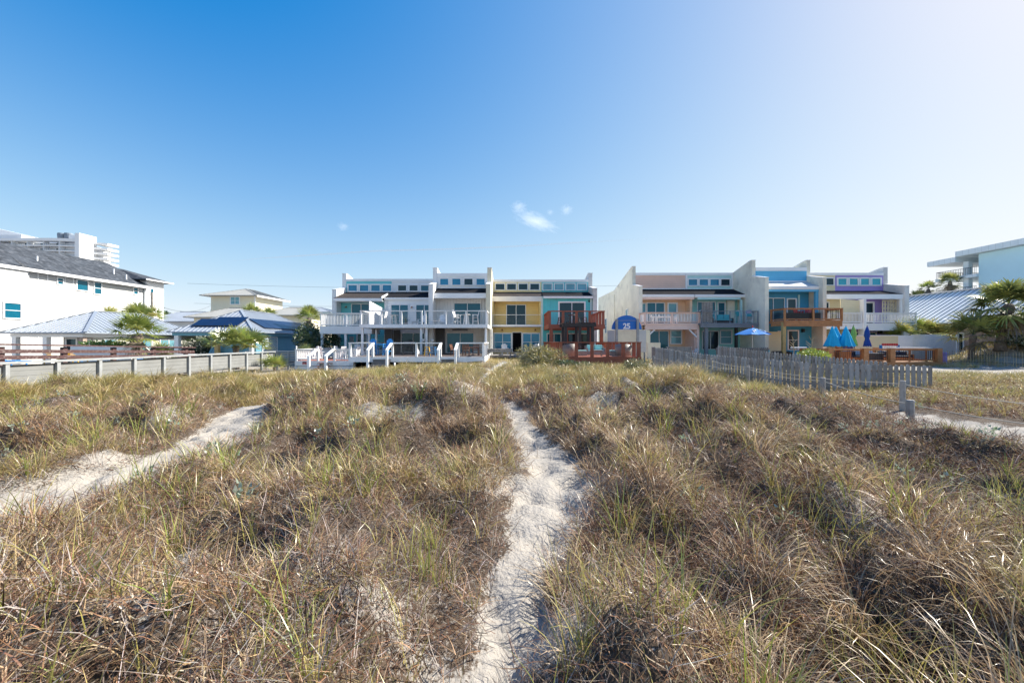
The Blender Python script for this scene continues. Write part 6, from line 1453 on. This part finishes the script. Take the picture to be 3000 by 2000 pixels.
for k in range(2): tag(MB().box(-9.6+k*1.25,-8.4+k*1.25,27.3,28.6,gz1(-9,28)-.05,gz1(-9,28)+.07).build('paving_slab', M['slab_tan']), ('tan paving slab below the left grey steps, left one','tan paving slab below the left grey steps, right one')[k], 'slab')
tag(MB().box(-5.9,-4.0,27.6,28.6,gz1(-5,28)-.05,gz1(-5,28)+.07).build('paving_slab', M['slab_tan']), 'tan paving slab at the foot of the right grey steps', 'slab')
tag(MB().box(-11.4,-3.6,29.2,30.1,-2.35,-2.02).build('walk', M['stone']), kind='structure')
tag(MB().bar((-4.2,30.6,-1.75),(-2.6,30.9,-1.7),.3,.28).bar((-3.6,30.5,-1.62),(-2.2,30.4,-1.5),.06).build('driftwood', M['bark']), 'dark driftwood log lying under the right end of the white deck', 'log')
tag(MB().lathe(-8.9,30.2,[(0,-1.75),(.05,-1.72),(.07,-1.6),(.05,-1.85),(.13,-2.02),(.14,-2.2)],12).build('garden_ornament', M['f_white'], smooth=True), 'tiny white garden ornament right of the left grey steps', 'ornament')
# power lines
mk('wire', (.05,.05,.055), .6, .1, 1)
for (x0,z0,x1,z1,y,l) in ((-75,13.4,40,13.4,92,'topmost thin power line crossing above the yellow house'),(-75,9.0,30,9.6,94,'lower thin power line level with the yellow house wall')):
    tag(MB().tube([(x0+(x1-x0)*t/20,y,z0+(z1-z0)*t/20-2.2*(1-(2*t/20-1)**2)*.5) for t in range(21)],.022,4,False).build('power_line', M['wire']), l, 'wire')
tag(MB().tube([(-43.4+(-56.7+43.4)*0-13.3*t/12,48+27*t/12,4.6+2.2*t/12-1.1*(1-(2*t/12-1)**2)) for t in range(13)],.02,4,False).build('power_line', M['wire']), 'sagging service wire from the bare pole to the yellow house', 'wire')
# clouds: thin vapour far away
def vapour(name, dens, scale, thr):
    m = bpy.data.materials.new(name); m.use_nodes = True; t = m.node_tree; t.nodes.remove(t.nodes['Principled BSDF']); L = t.links.new
    v = _n(t,'ShaderNodeVolumePrincipled'); v.inputs['Color'].default_value = (1,1,1,1); v.inputs['Anisotropy'].default_value = .2
    tc = _n(t,'ShaderNodeTexCoord'); n1 = _n(t,'ShaderNodeTexNoise'); n1.inputs['Scale'].default_value = scale; n1.inputs['Detail'].default_value = 6; n1.inputs['Roughness'].default_value = .6
    L(tc.outputs['Object'], n1.inputs['Vector'])
    ln = _n(t,'ShaderNodeVectorMath',operation='LENGTH'); L(tc.outputs['Object'], ln.inputs[0])
    f = _n(t,'ShaderNodeMapRange'); f.inputs[1].default_value = 1.0; f.inputs[2].default_value = .2; f.inputs[3].default_value = 0; f.inputs[4].default_value = .42; L(ln.outputs['Value'], f.inputs[0])
    a = _n(t,'ShaderNodeMath',operation='ADD'); L(n1.outputs[0], a.inputs[0]); L(f.outputs[0], a.inputs[1])
    r = _n(t,'ShaderNodeMapRange'); r.inputs[1].default_value = thr; r.inputs[2].default_value = thr+.45; r.inputs[4].default_value = dens; L(a.outputs[0], r.inputs[0])
    L(r.outputs[0], v.inputs['Density']); L(v.outputs[0], t.nodes['Material Output'].inputs['Volume']); return m
VAP = vapour('cloud_vapour', .0050, 2.8, .60)
def cloud(label, px, py, d, rx, ry, rz, rot=0):
    x = (px-1500)/FPX*d; z = (1000-py)/FPX*d
    n, k = 24, 12; vs = []; fs = []
    vs = [(math.sin(math.pi*j/k)*math.cos(2*math.pi*i/n),math.sin(math.pi*j/k)*math.sin(2*math.pi*i/n),math.cos(math.pi*j/k)) for j in range(k+1) for i in range(n)]
    fs = [(j*n+i,j*n+(i+1)%n,(j+1)*n+(i+1)%n,(j+1)*n+i) for j in range(k) for i in range(n)]
    o = MB().add(vs,fs).build('cloud', VAP); o.location = (x,d,z); o.scale = (rx,ry,rz); o.rotation_euler = (0,R(rot),0); tag(o,label,'cloud'); return o
cloud('wispy white cloud streak slanting down to the right', 1570, 648, 3000, 210, 120, 70, 22)
cloud('small wisp of cloud upper left of the slanting streak', 1520, 606, 3000, 75, 60, 55)
cloud('small round cloud puff right of the slanting streak', 1660, 615, 3000, 60, 50, 50)
cloud('tiny cloud puff between the wisp and the round puff', 1612, 622, 3000, 36, 36, 28)
cloud('faint lone cloud wisp above the white decks', 1005, 664, 3000, 55, 50, 40)
CV = bpy.data.materials.new('contrail_vapour'); CV.use_nodes = True; t_ = CV.node_tree; t_.nodes.remove(t_.nodes['Principled BSDF']); v_ = _n(t_,'ShaderNodeVolumePrincipled'); v_.inputs['Density'].default_value = .014; t_.links.new(v_.outputs[0], t_.nodes['Material Output'].inputs['Volume'])
pts = []
for px, py in ((620,770),(760,757),(900,748),(1100,735),(1300,730),(1500,722),(1700,710),(1930,698)):
    d = 6000; pts.append(((px-1500)/FPX*d, d, (1000-py)/FPX*d))
tag(MB().tube(pts,[1,8,12,14,13,13,11,2],8).build('contrail', CV), 'long thin contrail low across the sky above the houses', 'contrail')
